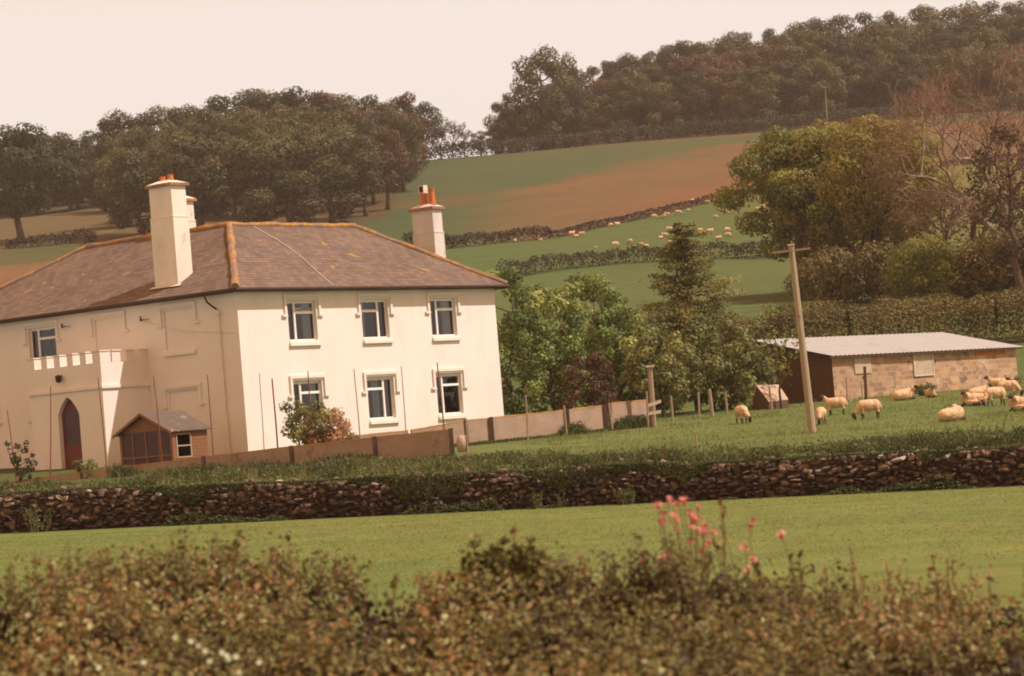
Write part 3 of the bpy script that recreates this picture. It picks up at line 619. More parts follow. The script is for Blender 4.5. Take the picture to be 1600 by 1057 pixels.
# roof
ze, zr = 6.62, 9.72
E00, E10, E01, E11 = (-.42, -.42, ze), (16.37, -.42, ze), (-.42, 19.26, ze), (16.37, 10.42, ze)
A_, B_, C_, VI, EI = (5, 5, zr), (12.8, 5, zr), (5, 13.84, zr), (10.42, 10.42, ze), (10.42, 19.26, ze)
rf = MB(HT)
def slope(pts, ax):
    p0 = np.array(pts[0]); uv = []
    for p in pts:
        d = np.array(p)-p0; al = d[0] if ax == 'u' else d[1]; ac = d[1] if ax == 'u' else d[0]; uv.append((al+20, math.hypot(ac, d[2])))
    rf.poly(pts, uv)
slope([E00, E10, B_, A_], 'u'); slope([E00, E01, C_, A_], 'v'); slope([E10, E11, B_], 'v'); slope([E11, VI, A_, B_], 'u'); slope([VI, EI, C_, A_], 'v'); slope([E01, EI, C_], 'u')
roof = rf.build('roof', M['slate'], house, uv=True)
rt = MB(HT)
def ridge(p, q, r=.12):
    p, q = np.array(p), np.array(q); n = int(np.linalg.norm(q-p)/.45); rt.tube([p+(q-p)*i/n+np.array([rnd.uniform(-.02, .02), rnd.uniform(-.02, .02), .02+rnd.uniform(-.02, .025)]) for i in range(n+1)], [r*rnd.uniform(.85, 1.15) for _ in range(n+1)], 8)
ridge(A_, B_); ridge(A_, C_); ridge(E00, A_, .15); ridge(E10, B_, .11); ridge(C_, E01, .10)
rt.build('ridge_tiles', M['lichen'], roof)
gt = MB(HT); gt.box((-.42, -.40, 6.44), (16.37, -.36, 6.585)); gt.box((-.40, -.358, 6.44), (-.36, 19.2, 6.585)); gt.box((16.33, -.358, 6.44), (16.37, 10.4, 6.585))
gt.tube([(-.50, -.47, 6.55), (16.42, -.47, 6.55)], .07, 8); gt.tube([(-.47, -.44, 6.55), (-.47, 19.2, 6.55)], .07, 8)
gt.build('gutter', M['gutter'], house)
sf = MB(HT); sf.box((-.36, -.36, 6.465), (16.3, -.003, 6.498)); sf.box((-.36, -.001, 6.465), (-.003, 19.2, 6.498)); sf.build('soffit', M['trim'], house)
cb = MB(HT)
cb.tube([(*p, 6.62+.574*(p[1]+.42)+.025) for p in ((6.25, 4.8), (6.35, 3.6), (6.15, 2.2), (5.6, .8), (5.2, -.4))], .022, 4); cb.build('cable', M['cable'], roof)
dp = MB(HT); dp.tube([(-.40, 1.35, 6.44), (-.36, 1.28, 6.2), (-.10, .99, 5.85)], .045, 6); dp.build('swan_neck', M['gutter'], house)
dp = MB(HT); dp.box((-.20, .90, 5.70), (-.003, 1.08, 5.86)); dp.tube([(-.10, .99, 5.70), (-.08, .99, 3.0), (-.08, .99, -.3)], .045, 7); dp.box((-.13, .93, 3.05), (-.003, 1.05, 3.10)); dp.build('drainpipe', M['trim'], house)
for v, z in ((10.0, 6.0), (5.30, 5.86)):
    br = MB(HT); br.tube([(0, v, z), (-.16, v, z), (-.16, v, z+.12)], .025, 5); br.tube([(-.16, v, z-.06), (-.16, v, z+.14)], [.05, .035], 6); br.tube([(-.16, v, z), (-.16, v-.5, z-.02)], .012, 4); br.build('bracket', M['iron'], house)
wr = MB(HT); wr.tube([(-.03, 5.3, 5.8), (-.03, 3.0, 5.2), (-.03, .2, 4.9)], .012, 4); wr.build('cable', M['trim'], house)
# chimneys
def chimney(u0, u1, v0, v1, zb, zt, joint, mat, pots, capmat='lichen'):
    s = MB(HT); s.box((u0, v0, zb), (u1, v1, joint)); s.box((u0+.025, v0+.025, joint+.002), (u1-.025, v1-.025, zt-.18)); s.box((u0-.015, v0-.015, joint-.05), (u1+.015, v1+.015, joint-.004))
    o = s.build('chimney', M[mat], house)
    c = MB(HT); c.box((u0-.09, v0-.09, zt-.178), (u1+.09, v1+.09, zt-.06)); c.build('chimney_cap', M[capmat], o)
    fl = MB(HT); n = [(u0-.06, v0-.06), (u1+.06, v0-.06), (u1+.06, v1+.06), (u0-.06, v1+.06)]; mm = [((u0+u1)/2+a*.22, (v0+v1)/2+b*.3) for a, b in ((-1, -1), (1, -1), (1, 1), (-1, 1))]
    for i in range(4): j = (i+1) % 4; fl.poly([(*n[i], zt-.058), (*n[j], zt-.058), (*mm[j], zt+.08), (*mm[i], zt+.08)])
    fl.poly([(*q, zt+.08) for q in mm]); fl.build('flaunching', M[mat], o)
    for pu, pv, h, r, cowl in pots:
        p = MB(HT); p.tube([(pu, pv, zt+.04), (pu, pv, zt+.08), (pu, pv, zt+.05+h*.9), (pu, pv, zt+.05+h*.92), (pu, pv, zt+.05+h)], [r*1.2, r, r*.85, r*1.02, r], 10); po = p.build('chimney_pot', M['terracotta'], o)
        if cowl:
            p = MB(HT); z = zt+.05+h; p.box((pu-.14, pv-.14, z-.02), (pu+.14, pv+.14, z+.34)); p.build('chimney_cowl', M['paleboard'], o)
            p = MB(HT); p.box((pu-.143, pv-.10, z+.03), (pu-.141, pv+.10, z+.30)); p.build('cowl_opening', M['blackgap'], o)
    return o
chimney(.42, 1.28, 3.6, 4.92, 6.7, 11.30, 9.90, 'chimney', [(.85, 4.02, .26, .13, 0), (.85, 4.48, .22, .14, 0)])
chimney(5.3, 6.12, 8.1, 9.2, 8.6, 11.28, 10.3, 'chimney', [(5.7, 8.6, .0001, .1, 0)] if False else [])
chimney(15.0, 15.68, 2.35, 3.6, 6.6, 10.42, 9.25, 'chimney_grey', [(15.28, 3.02, .55, .16, 1), (15.34, 2.6, .70, .155, 0)])
fsh = MB(HT); fsh.poly([(.25, 3.35, 7.06), (.40, 3.35, 7.14), (.40, 5.1, 7.14), (.25, 5.1, 7.06)]); fsh.build('flashing', M['paleboard'], roof)
# porch
uf, v0, v1, zp, gb, th = -2.55, 5.25, 9.57, 4.65, 4.21, .50
pw = MB(HT)
dl, dr, sp, ap = 6.70, 7.96, 2.25, 2.98; dm = (dl+dr)/2
arch = [(dl, ZB), (dl, sp)]+[(dl+(dm-dl)*t**1.0*1.0, sp+(ap-sp)*(math.sin(t*math.pi/2)**.8*.86+.14*t**3)) for t in np.linspace(.12, 1, 8)]
arch += [(2*dm-a, z) for a, z in arch[-2::-1]]
pw.poly([(uf, v0, ZB), (uf, dl, ZB), (uf, dl, gb), (uf, v0, gb)]); pw.poly([(uf, dr, ZB), (uf, v1, ZB), (uf, v1, gb), (uf, dr, gb)])
top = arch[1:-1]
for (a, z), (b, y) in zip(top[:-1], top[1:]): pw.poly([(uf, a, z), (uf, b, y), (uf, b, gb), (uf, a, gb)])
for (a, z), (b, y) in zip(arch[:-1], arch[1:]): pw.poly([(uf, a, z), (uf, b, y), (uf+.28, b, y), (uf+.28, a, z)])
for v in (v0, v1): pw.poly([(uf, v, ZB), (-.002, v, ZB), (-.002, v, gb), (uf, v, gb)])
pw.poly([(uf+th, v0+th, gb-.3), (0-.002, v0+th, gb-.3), (-.002, v1-th, gb-.3), (uf+th, v1-th, gb-.3)])
for a, b in (((uf, v0), (uf+th, v1)), ((uf+th, v0), (-.003, v0+.3)), ((uf+th, v1-.3), (-.003, v1))): pw.box((a[0], a[1], gb-.5), (b[0], b[1], gb+.0015)) if False else pw.poly([(a[0], a[1], gb+.002), (b[0], a[1], gb+.002), (b[0], b[1], gb+.002), (a[0], b[1], gb+.002)])
porch = pw.build('porch', M['render'], house)
bt = MB(HT); gaps = [(8.74, 9.16), (7.97, 8.39), (7.20, 7.62), (6.43, 6.85), (5.70, 6.08)]; e = [v1]+[x for g_ in gaps for x in (g_[1], g_[0])]+[v0]
for i in range(0, len(e), 2): bt.box((uf, e[i+1], gb+.004), (uf+th, e[i], zp))
for a, b in ((-1.91, -1.46), (-1.15, -.71), (-.42, -.004)):
    bt.box((a, v0, gb+.004), (b, v0+.3, zp)); bt.box((a, v1-.3, gb+.004), (b, v1, zp))
bt.box((uf+th+.002, v0, gb+.004), (-2.19 if False else uf+th+.06, v0+.3, zp))
bt.build('battlement', M['render'], porch)
cp = MB(HT)
for i in range(0, len(e), 2): cp.box((uf-.04, e[i+1]-.03, zp+.002), (uf+th+.03, e[i]+.03, zp+.05))
for a, b in ((-1.91, -1.46), (-1.15, -.71), (-.42, -.004)): cp.box((a-.02, v0-.04, zp+.002), (b+.02 if b < -.1 else b, v0+.33, zp+.05))
cp.build('coping', M['trim'], porch)
stg = MB(HT); stg.box((uf-.08, v0-.08, 3.18), (uf-.003, v1+.06, 3.30)); stg.box((uf-.002, v0-.08, 3.18), (-.004, v0-.003, 3.30)); stg.build('string_course', M['trim'], porch)
dd = MB(HT); dd.prism([(uf+.20, a, z) for a, z in arch], np.array([.05, 0, 0])); door = dd.build('door', M['door'], porch)
dg = MB(HT); dg.box((uf+.19, dl+.10, 1.05), (uf+.197, dr-.10, 2.45)); dg.build('door_panel', M['doorglass'], door)
lm = MB(HT); lm.tube([(uf, 7.57, 3.86), (uf-.16, 7.57, 3.84)], .03, 6); lm.tube([(uf-.18, 7.57, 3.90), (uf-.18, 7.57, 3.84), (uf-.18, 7.57, 3.62), (uf-.18, 7.57, 3.58)], [.03, .14, .11, .04], 8); lm.build('lamp', M['iron'], porch)
# ------------------------------------------------------------------ playhouse (small timber summerhouse)
U0, U1 = -4.6, -2.75; va, za = on_u(178.75, 679, U0-.15); vb, zb_ = on_u(266, 670, U0-.15); vc, zc = on_u(220, 647, U0-.15)
ph = thing('summerhouse', HT((U0+U1)/2, (va+vb)/2, -.1), 'small brown timber summerhouse with felt gable roof in front of the farmhouse', 'summerhouse')
vl, vr = max(va, vb)-.1, min(va, vb)+.1; vm = (vl+vr)/2; eh = za-.02; ah = zc
w = MB(HT); zf = -.25
w.box((U0, vr, zf), (U0+.05, vr+.12, eh)); w.box((U0, vl-.12, zf), (U0+.05, vl, eh)); w.prism([(U0, vr, eh+.002), (U0, vl, eh+.002), (U0, vm, ah-.06)], np.array([.05, 0, 0]))
w.box((U0+.003, vr+.12, zf), (U0+.045, vl-.12, .35)) if False else None
w.box((U1-.05, vr, zf), (U1, vl, eh)); w.prism([(U1-.05, vr, eh+.002), (U1-.05, vl, eh+.002), (U1-.05, vm, ah-.06)], np.array([.05, 0, 0]))
w.box((U0+.052, vl-.05, zf), (U1-.052, vl, eh-.003)); w.box((U0+.052, vr, zf), (U1-.052, vr+.05, .18)); w.box((-3.62, vr, .183), (U1-.052, vr+.05, eh-.003)); w.box((U0+.052, vr, .183), (U0+.2, vr+.05, eh-.003)); w.box((U0+.2, vr, 1.12), (-3.62, vr+.05, eh-.003))
for k in range(1, 11): w.box((-3.60, vr-.012, zf+.125*k+.1), (U1-.06, vr-.001, zf+.125*k+.21))
w.build('wall', M['timber'], ph)
fm = MB(HT)
for t in (.25, .5, .75): q = vr+(vl-vr)*t; fm.box((U0-.004, q-.035, zf), (U0+.04, q+.035, eh))
fm.box((U0-.006, vr+.125, .30), (U0+.03, vl-.125, .36)); fm.build('front_frame', M['timber'], ph)
gl_ = MB(HT); gl_.poly([(U0+.03, vr+.12, zf), (U0+.03, vl-.12, zf), (U0+.03, vl-.12, eh), (U0+.03, vr+.12, eh)]); gl_.build('glazing', M['doorglass'], ph)
wf = MB(HT)
for q0, q1 in ((U0+.2, U0+.25), (-3.67, -3.62)): wf.box((q0, vr-.02, .19), (q1, vr+.03, 1.11))
for z in (.19, .62, 1.06): wf.box((U0+.25, vr-.018, z), (-3.67, vr+.028, z+.05))
wf.build('side_window', M['arkboard'], ph)
fl = MB(HT); fl.poly([(U0+.06, vr+.06, -.02), (U1-.06, vr+.06, -.02), (U1-.06, vl-.06, -.02), (U0+.06, vl-.06, -.02)]); fl.build('floor', M['timberdark'], ph)
r_ = MB(HT)
for s in (-1, 1):
    ve = vm+s*((vl-vr)/2+.16); zz = eh-.08
    r_.prism([(U0-.2, vm, ah), (U1+.15, vm, ah), (U1+.15, ve, zz), (U0-.2, ve, zz)], np.array([0, 0, .035]))
r_.build('roof', M['felt'], ph)
bb = MB(HT)
for s in (-1, 1): ve = vm+s*((vl-vr)/2+.16); bb.prism([(U0-.225, vm, ah+.03), (U0-.225, ve, eh-.05), (U0-.225, ve, eh-.15), (U0-.225, vm, ah-.08)], np.array([.022, 0, 0]))
bb.build('bargeboard', M['timber'], ph)
# ------------------------------------------------------------------ rusty stakes
lbs = ['thin rusty stake at the left edge in front of the house wall', 'rusty stake left of the arched porch door', 'rusty stake at the right front corner of the porch', 'rusty stake rising behind the summerhouse roof', 'rusty stake between summerhouse and drainpipe', 'pale thin stake just right of the house corner on the sunlit wall', 'thick dark rusty stake right of the house corner', 'rusty stake crossing the lower window behind the pink shrub', 'pale pinkish stake left of the middle lower window', 'pale pinkish stake right of the middle lower window', 'dark rusty stake crossing the right lower window']
for i, (a, b, c, d_, y, r) in enumerate([(11, 640, 25, 738, 98, .022), (79, 604, 77, 738, 97, .024), (153, 590, 167, 735, 97, .024), (240, 588, 252, 700, 98, .022), (324, 586, 333, 716, 97, .024), (405, 583, 412, 705, 96.5, .02), (425, 592, 434, 706, 94.5, .034), (481, 580, 487, 690, 98, .026), (553, 577, 563, 690, 99, .026), (627, 573, 634, 684, 101, .024), (683, 567, 695, 680, 100.5, .03)]):
    p, q = at(a, b, y), at(c, d_, y); q[2] = min(q[2], gz(q[0], y)-.1); s = MB(); s.tube([q, (p+q)/2+np.array([.015, 0, 0]), p], [r, r*.9, r*.75], 5)
    o = thing('stake', (q[0], q[1], gz(q[0], q[1])), lbs[i], 'stake', 'thin stakes in front of the farmhouse'); s.build('rod', M['concrete'] if i in (5, 8, 9) else M['rust'], o)
# ------------------------------------------------------------------ concrete panel fences
def panels(pts, label, posts, nameb='concrete_fence'):
    o = thing(nameb, (*pts[0][:2], gz(*pts[0][:2])), label, 'fence')
    for (a, b) in zip(pts[:-1], pts[1:]):
        a, b = np.array(a), np.array(b); d = (b-a)[:2]; l = np.linalg.norm(d); d /= l; n = np.array([-d[1], d[0]])*.035
        ga, gb_ = min(gz(a[0], a[1]), a[2]-.3)-.3, min(gz(b[0], b[1]), b[2]-.3)-.3
        for (zlo_a, zlo_b, za_, zb2, wd, nm, mt) in ((ga, gb_, a[2]-.032, b[2]-.032, 1, 'panel', 'concrete'), (a[2]-.03, b[2]-.03, a[2]+.012, b[2]+.012, 1.25, 'panel_top', 'coping')):
            m_ = MB(); nn = n*wd; k = 9
            for i in range(k):
                t0, t1 = .02+.96*i/k, .02+.96*(i+1)/k; j0, j1 = (rnd.uniform(-.008, .008) if nm == 'panel_top' else 0 for _ in range(2))
                q = [a[:2]+(b-a)[:2]*t0-nn, a[:2]+(b-a)[:2]*t1-nn, a[:2]+(b-a)[:2]*t1+nn, a[:2]+(b-a)[:2]*t0+nn]; lz = [zlo_a+(zlo_b-zlo_a)*t for t in (t0, t1, t1, t0)]; hz = [za_+(zb2-za_)*t+j0 for t in (t0, t1, t1, t0)]
                s0 = len(m_.v); m_.v += [(*q[c], lz[c]) for c in range(4)]+[(*q[c], hz[c]) for c in range(4)]
                for f_ in ((4, 5, 6, 7), (0, 1, 5, 4), (2, 3, 7, 6))+(((3, 0, 4, 7),) if i == 0 else ())+(((1, 2, 6, 5),) if i == k-1 else ()): m_.face([s0+c for c in f_])
            pn = m_.build(nm, M[mt], o if nm == 'panel' else pn)
    for x, y, z in posts:
        m_ = MB(); g = min(gz(x, y), z-.4)-.3; m_.prism([(x-.075, y-.09, g), (x+.075, y-.09, g), (x+.075, y+.06, g), (x-.075, y+.06, g)], np.array([0, 0, z+.03-g])); m_.build('post', M['concrete_shaded'], o)
    return o
FP = [at(-60, 764, 99), at(60, 747, 98), at(180, 731, 96.9), at(318, 714, 95.5), at(455, 698, 94), at(585, 683.5, 92.7), at(704, 671, 91.6)]
panels(FP, 'low brown concrete panel fence with orange lichen top in front of the farmhouse', FP[1:])
BP = [at(500, 686, 101), at(640, 672.5, 102.7), at(727, 657, 104), at(767, 653, 104.7), at(885, 640.5, 107), at(945, 633, 108.4)]
panels(BP, 'longer concrete panel fence climbing from the farmhouse to the tall wooden post', [at(727, 657, 104), at(767, 653, 104.6), at(886, 640, 106.9), at(945, 633, 108.3)])
BQ = [at(952, 630, 108.5), at(1010, 625, 110)]; panels(BQ, 'last concrete panel with bright lichen top beside the tall wooden post', [at(952, 631, 108.4)])
s = MB(); p = at(721, 684, 91.3); s.tube([p+np.array([0, 0, -.5]), p+np.array([0, 0, -.12]), p+np.array([.02, 0, .05]), p+np.array([.03, 0, .12])], [.16, .19, .14, .04], 8)
tag(s.build('boulder', M['board'], None, True), 'pale upright stone at the right end of the front concrete fence', 'stone')
def post(px, py0, py1, d, r, label, mat='greywood', name='fence_post', group=None, lean=None):
    p, q = at(px[0], py0, d), at(px[1], py1, d); q[2] = min(q[2], gz(q[0], q[1]))-.15; s = MB(); s.tube([q, (p+q)/2+np.array([.01, 0, 0]), p], [r*1.1, r, r*.92], 7)
    o = thing(name, (q[0], q[1], q[2]+.15), label, 'post', group); s.build('shaft', M[mat], o); return o
G = 'weathered fence posts by the panel fence and field edge'
for px, a, b, d, r, lb in [((821, 822), 617, 645, 108, .035, 'grey post standing behind the panel fence right of the farmhouse wall'), ((728, 730), 655, 712, 91.2, .035, 'thin wooden stake at the right end of the front concrete fence'),
    ((823, 824), 645, 683, 104.5, .03, 'thin post leaning on the panel fence below the green shrubs'), ((881, 885), 634, 678, 105.8, .04, 'wooden post before the panel fence below the copper bush'), ((951, 957), 630, 670, 107.6, .05, 'crooked wooden post at the joint of the last concrete panel'),
    ((1048, 1051), 619, 658, 112, .05, 'fence post first to the right of the tall wooden post'), ((1091, 1092), 613, 655, 114, .05, 'fence post left of the thick one under the olive bush'), ((1108, 1113), 608, 650, 115, .08, 'thick pale fence post under the olive bush'), ((1133, 1136), 613, 650, 116, .05, 'fence post right of the thick one, left of the lone grazing sheep'), ((1202, 1206), 604, 642, 117, .045, 'fence post in front of the pale poultry ark'),
    ((1086, 1089), 677, 697, 88, .03, 'short bleached stick standing in the rough grass'), ((541, 543), 655, 682, 101, .035, 'short dark post at the end of the pink shrub')]:
    post(px, a, b, d, r, lb, group=G)
o = post((1015, 1021), 574, 664, 109, .115, 'tall thick wooden post topped with a pale cap beside the last concrete panel', 'greywood', 'gate_post')
s = MB(); p = at(1015.5, 573, 109); s.box((p[0]-.17, 108.85, p[2]-.03), (p[0]+.17, 109.15, p[2]+.04)); s.build('cap', M['paleboard'], o)
s = MB(); p, q = at(1013, 634, 108.8), at(1033, 627, 108.8); s.prism([p+np.array([0, 0, -.07]), q+np.array([0, 0, -.07]), q+np.array([0, 0, .07]), p+np.array([0, 0, .07])], np.array([0, -.04, 0])); s.build('upper_board', M['paleboard'], o)
s = MB(); p, q = at(1013, 647, 108.8), at(1033, 643, 108.8); s.prism([p+np.array([0, 0, -.06]), q+np.array([0, 0, -.06]), q+np.array([0, 0, .06]), p+np.array([0, 0, .06])], np.array([0, -.04, 0])); s.build('lower_board', M['paleboard'], o)
post((1010, 1012), 611, 664, 108.5, .04, 'thin dark post leaning against the tall wooden post', group=G)
# utility poles
p, q = at(1236, 384, 91), at(1269, 668, 91); q[2] = gz(q[0], 91)-.3
up = thing('utility_pole', (q[0], 91, q[2]+.3), 'leaning weathered wooden utility pole with a small crossarm in the sheep field', 'utility pole')
s = MB(); s.tube([q, q+(p-q)*.3, q+(p-q)*.65, p], [.14, .13, .115, .10], 10); s.build('shaft', M['pole'], up)
s = MB(); a, b = at(1206, 396, 90.9), at(1265, 389, 90.9); s.prism([a+np.array([0, -.15, -.03]), b+np.array([0, -.15, -.03]), b+np.array([0, -.15, .03]), a+np.array([0, -.15, .03])], np.array([0, -.08, 0])); ca = s.build('crossarm', M['greywood'], up)
for t in (.04, .96):
    s = MB(); c = a+(b-a)*t+np.array([0, -.19, .05]); s.tube([c, c+np.array([0, 0, .05]), c+np.array([0, 0, .13])], [.02, .035, .025], 7); s.build('insulator', M['rust'], ca)
s = MB(); s.box((p[0]-.12, 90.88, p[2]+.002), (p[0]+.12, 91.12, p[2]+.04)); s.build('cap', M['paleboard'], up)
p, q = at(1289, 135, 548), gat(1293, 548)
up = thing('utility_pole', q, 'tiny distant pole against the dark hilltop wood', 'utility pole'); s = MB(); s.tube([q, p], [.16, .13], 6); s.box((p[0]-.7, 547.7, p[2]-.35), (p[0]+.7, 547.85, p[2]-.2)); s.build('shaft', M['barklight'], up)
# ------------------------------------------------------------------ block shed
SA = np.array([14.95, 127.0]); SBv = np.array([10.35, 9.0]); SL = np.linalg.norm(SBv); sd = SBv/SL; sn = np.array([-sd[1], sd[0]]); SD = 4.7
def ST(a, b, z): return (SA[0]+sd[0]*a+sn[0]*b, SA[1]+sd[1]*a+sn[1]*b, z)
shed = thing('shed', ST(SL/2, SD/2, .4), 'low block-walled shed with pale sheet roof at the field edge', 'shed')
w = MB(ST)
def wq(pts, uv): w.poly(pts, uv)
h0, h1 = 2.55, 3.56
w.poly([(0, 0, 0), (SL, 0, 0), (SL, 0, 2.42), (0, 0, h0)], [(0, 0), (SL, 0), (SL, 2.42), (0, h0)])
w.poly([(SL, 0, 0), (SL, SD, 0), (SL, SD, 3.46), (SL, 0, 2.42)], [(0, 0), (SD, 0), (SD, 3.3), (0, 2.4)])
w.poly([(0, SD, 0), (SL, SD, 0), (SL, SD, 3.46), (0, SD, h1)], [(0, 0), (SL, 0), (SL, 3.3), (0, h1)])
w.build('wall', M['block'], shed, uv=True)
w = MB(ST); w.poly([(0, 0, 0), (0, SD, 0), (0, SD, h1), (0, 0, h0)]); w.build('end_wall', M['timberdark'], shed)
r_ = MB(ST); n = 90; x0, x1 = -.35, SL+.3
for i in range(n):
    a, b = x0+(x1-x0)*i/n, x0+(x1-x0)*(i+1)/n; za_, zb2 = (.018*math.cos(math.pi*i), .018*math.cos(math.pi*(i+1))); tl = -.13
    f_ = lambda q, k: k+tl*q/SL
    r_.poly([(a, -.3, f_(a, 2.55)+za_), (b, -.3, f_(b, 2.55)+zb2), (b, SD+.3, f_(b, 3.72)+zb2), (a, SD+.3, f_(a, 3.72)+za_)])
r_.build('roof', M['sheetroof'], shed)
r_ = MB(ST); r_.prism([(x0, -.26, 2.45), (x1, -.26, 2.32), (x1, -.26, 2.40), (x0, -.26, 2.53)], np.array([0, .04, 0])); r_.build('eaves_board', M['timberdark'], shed)
def spx(px, py):      # along-wall coordinate and height of a pixel on the shed front
    r = ray(px, py); nn = sn; t = (SA@nn)/(r[:2]@nn); P_ = r*t; return (P_[:2]-SA)@sd, P_[2]
def sboard(px0, py0, px1, py1, nm, mt, frame=None, lab=None):
    a0, z1 = spx(px0, py0); a1, z0 = spx(px1, py1); m_ = MB(ST); m_.box((a0, -.045, z0), (a1, -.004, z1)); o = m_.build(nm, M[mt], shed)
    if frame:
        m_ = MB(ST); t = .05; m_.box((a0-t, -.07, z0-t), (a0, -.002, z1)); m_.box((a1, -.07, z0-t), (a1+t, -.002, z1)); m_.box((a0, -.07, z0-t), (a1, -.002, z0-.001)); m_.build('frame', M[frame], o)
    return o
o = sboard(1333, 555, 1361, 583, 'boarded_window', 'board', None); o['label'] = 'pale rust-stained board over an opening'
o = sboard(1426, 552, 1458, 585, 'boarded_window', 'board', 'paleboard'); o['label'] = 'framed boarded window'
o = sboard(1523, 547, 1570, 553, 'boarded_window', 'terracotta'); o['label'] = 'orange strip under the eaves'
# fence post with brace in front of the shed
o = post((1351, 1353), 573, 626, 122, .075, 'dark post with a diagonal brace in front of the shed wall', 'timberdark', 'braced_post')
s = MB(); s.tube([at(1350, 588, 122.1), at(1328, 630, 121.2)], .05, 6); s.build('brace', M['greywood'], o)
post((1322, 1323), 590, 618, 121, .035, 'thin stake left of the braced post before the shed', group=G); post((1345, 1348), 598, 626, 120, .03, 'short leaning stake at the foot of the braced post', group=G)
# poultry ark
p0 = [at(1181.5, 603.5, 119), at(1217, 603, 120), at(1231.5, 625, 119.2), at(1201, 628.5, 118.2)]
o = thing('poultry_ark', (p0[3][0], 118.5, gz(p0[3][0], 118.5)), 'small low ark with a pale sloping board roof beside the shed', 'hen house')
s = MB(); s.prism(p0, np.array([0, .02, .05])); s.build('roof', M['arkboard'], o)
s = MB(); g = gz(p0[3][0], 119)-.1; bk = [(p0[0][0]+.02, 119.6, g), (p0[1][0], 120.6, g)]
s.poly([(p0[0][0], p0[0][1]+.02, p0[0][2]-.02), (p0[3][0], p0[3][1]+.03, p0[3][2]-.02), (p0[3][0], p0[3][1]+.03, g), (p0[0][0]-.25, 119.6, g)])
s.poly([(p0[3][0], p0[3][1]+.03, p0[3][2]-.02), (p0[2][0], p0[2][1]+.03, p0[2][2]-.02), (p0[2][0], p0[2][1]+.03, g), (p0[3][0], p0[3][1]+.03, g)])
s.poly([(p0[0][0], p0[0][1]+.02, p0[0][2]-.02), (p0[1][0], p0[1][1]+.02, p0[1][2]-.02), (p0[1][0]-.1, 121, g), (p0[0][0]-.25, 120, g)]); s.build('body', M['timberdark'], o)
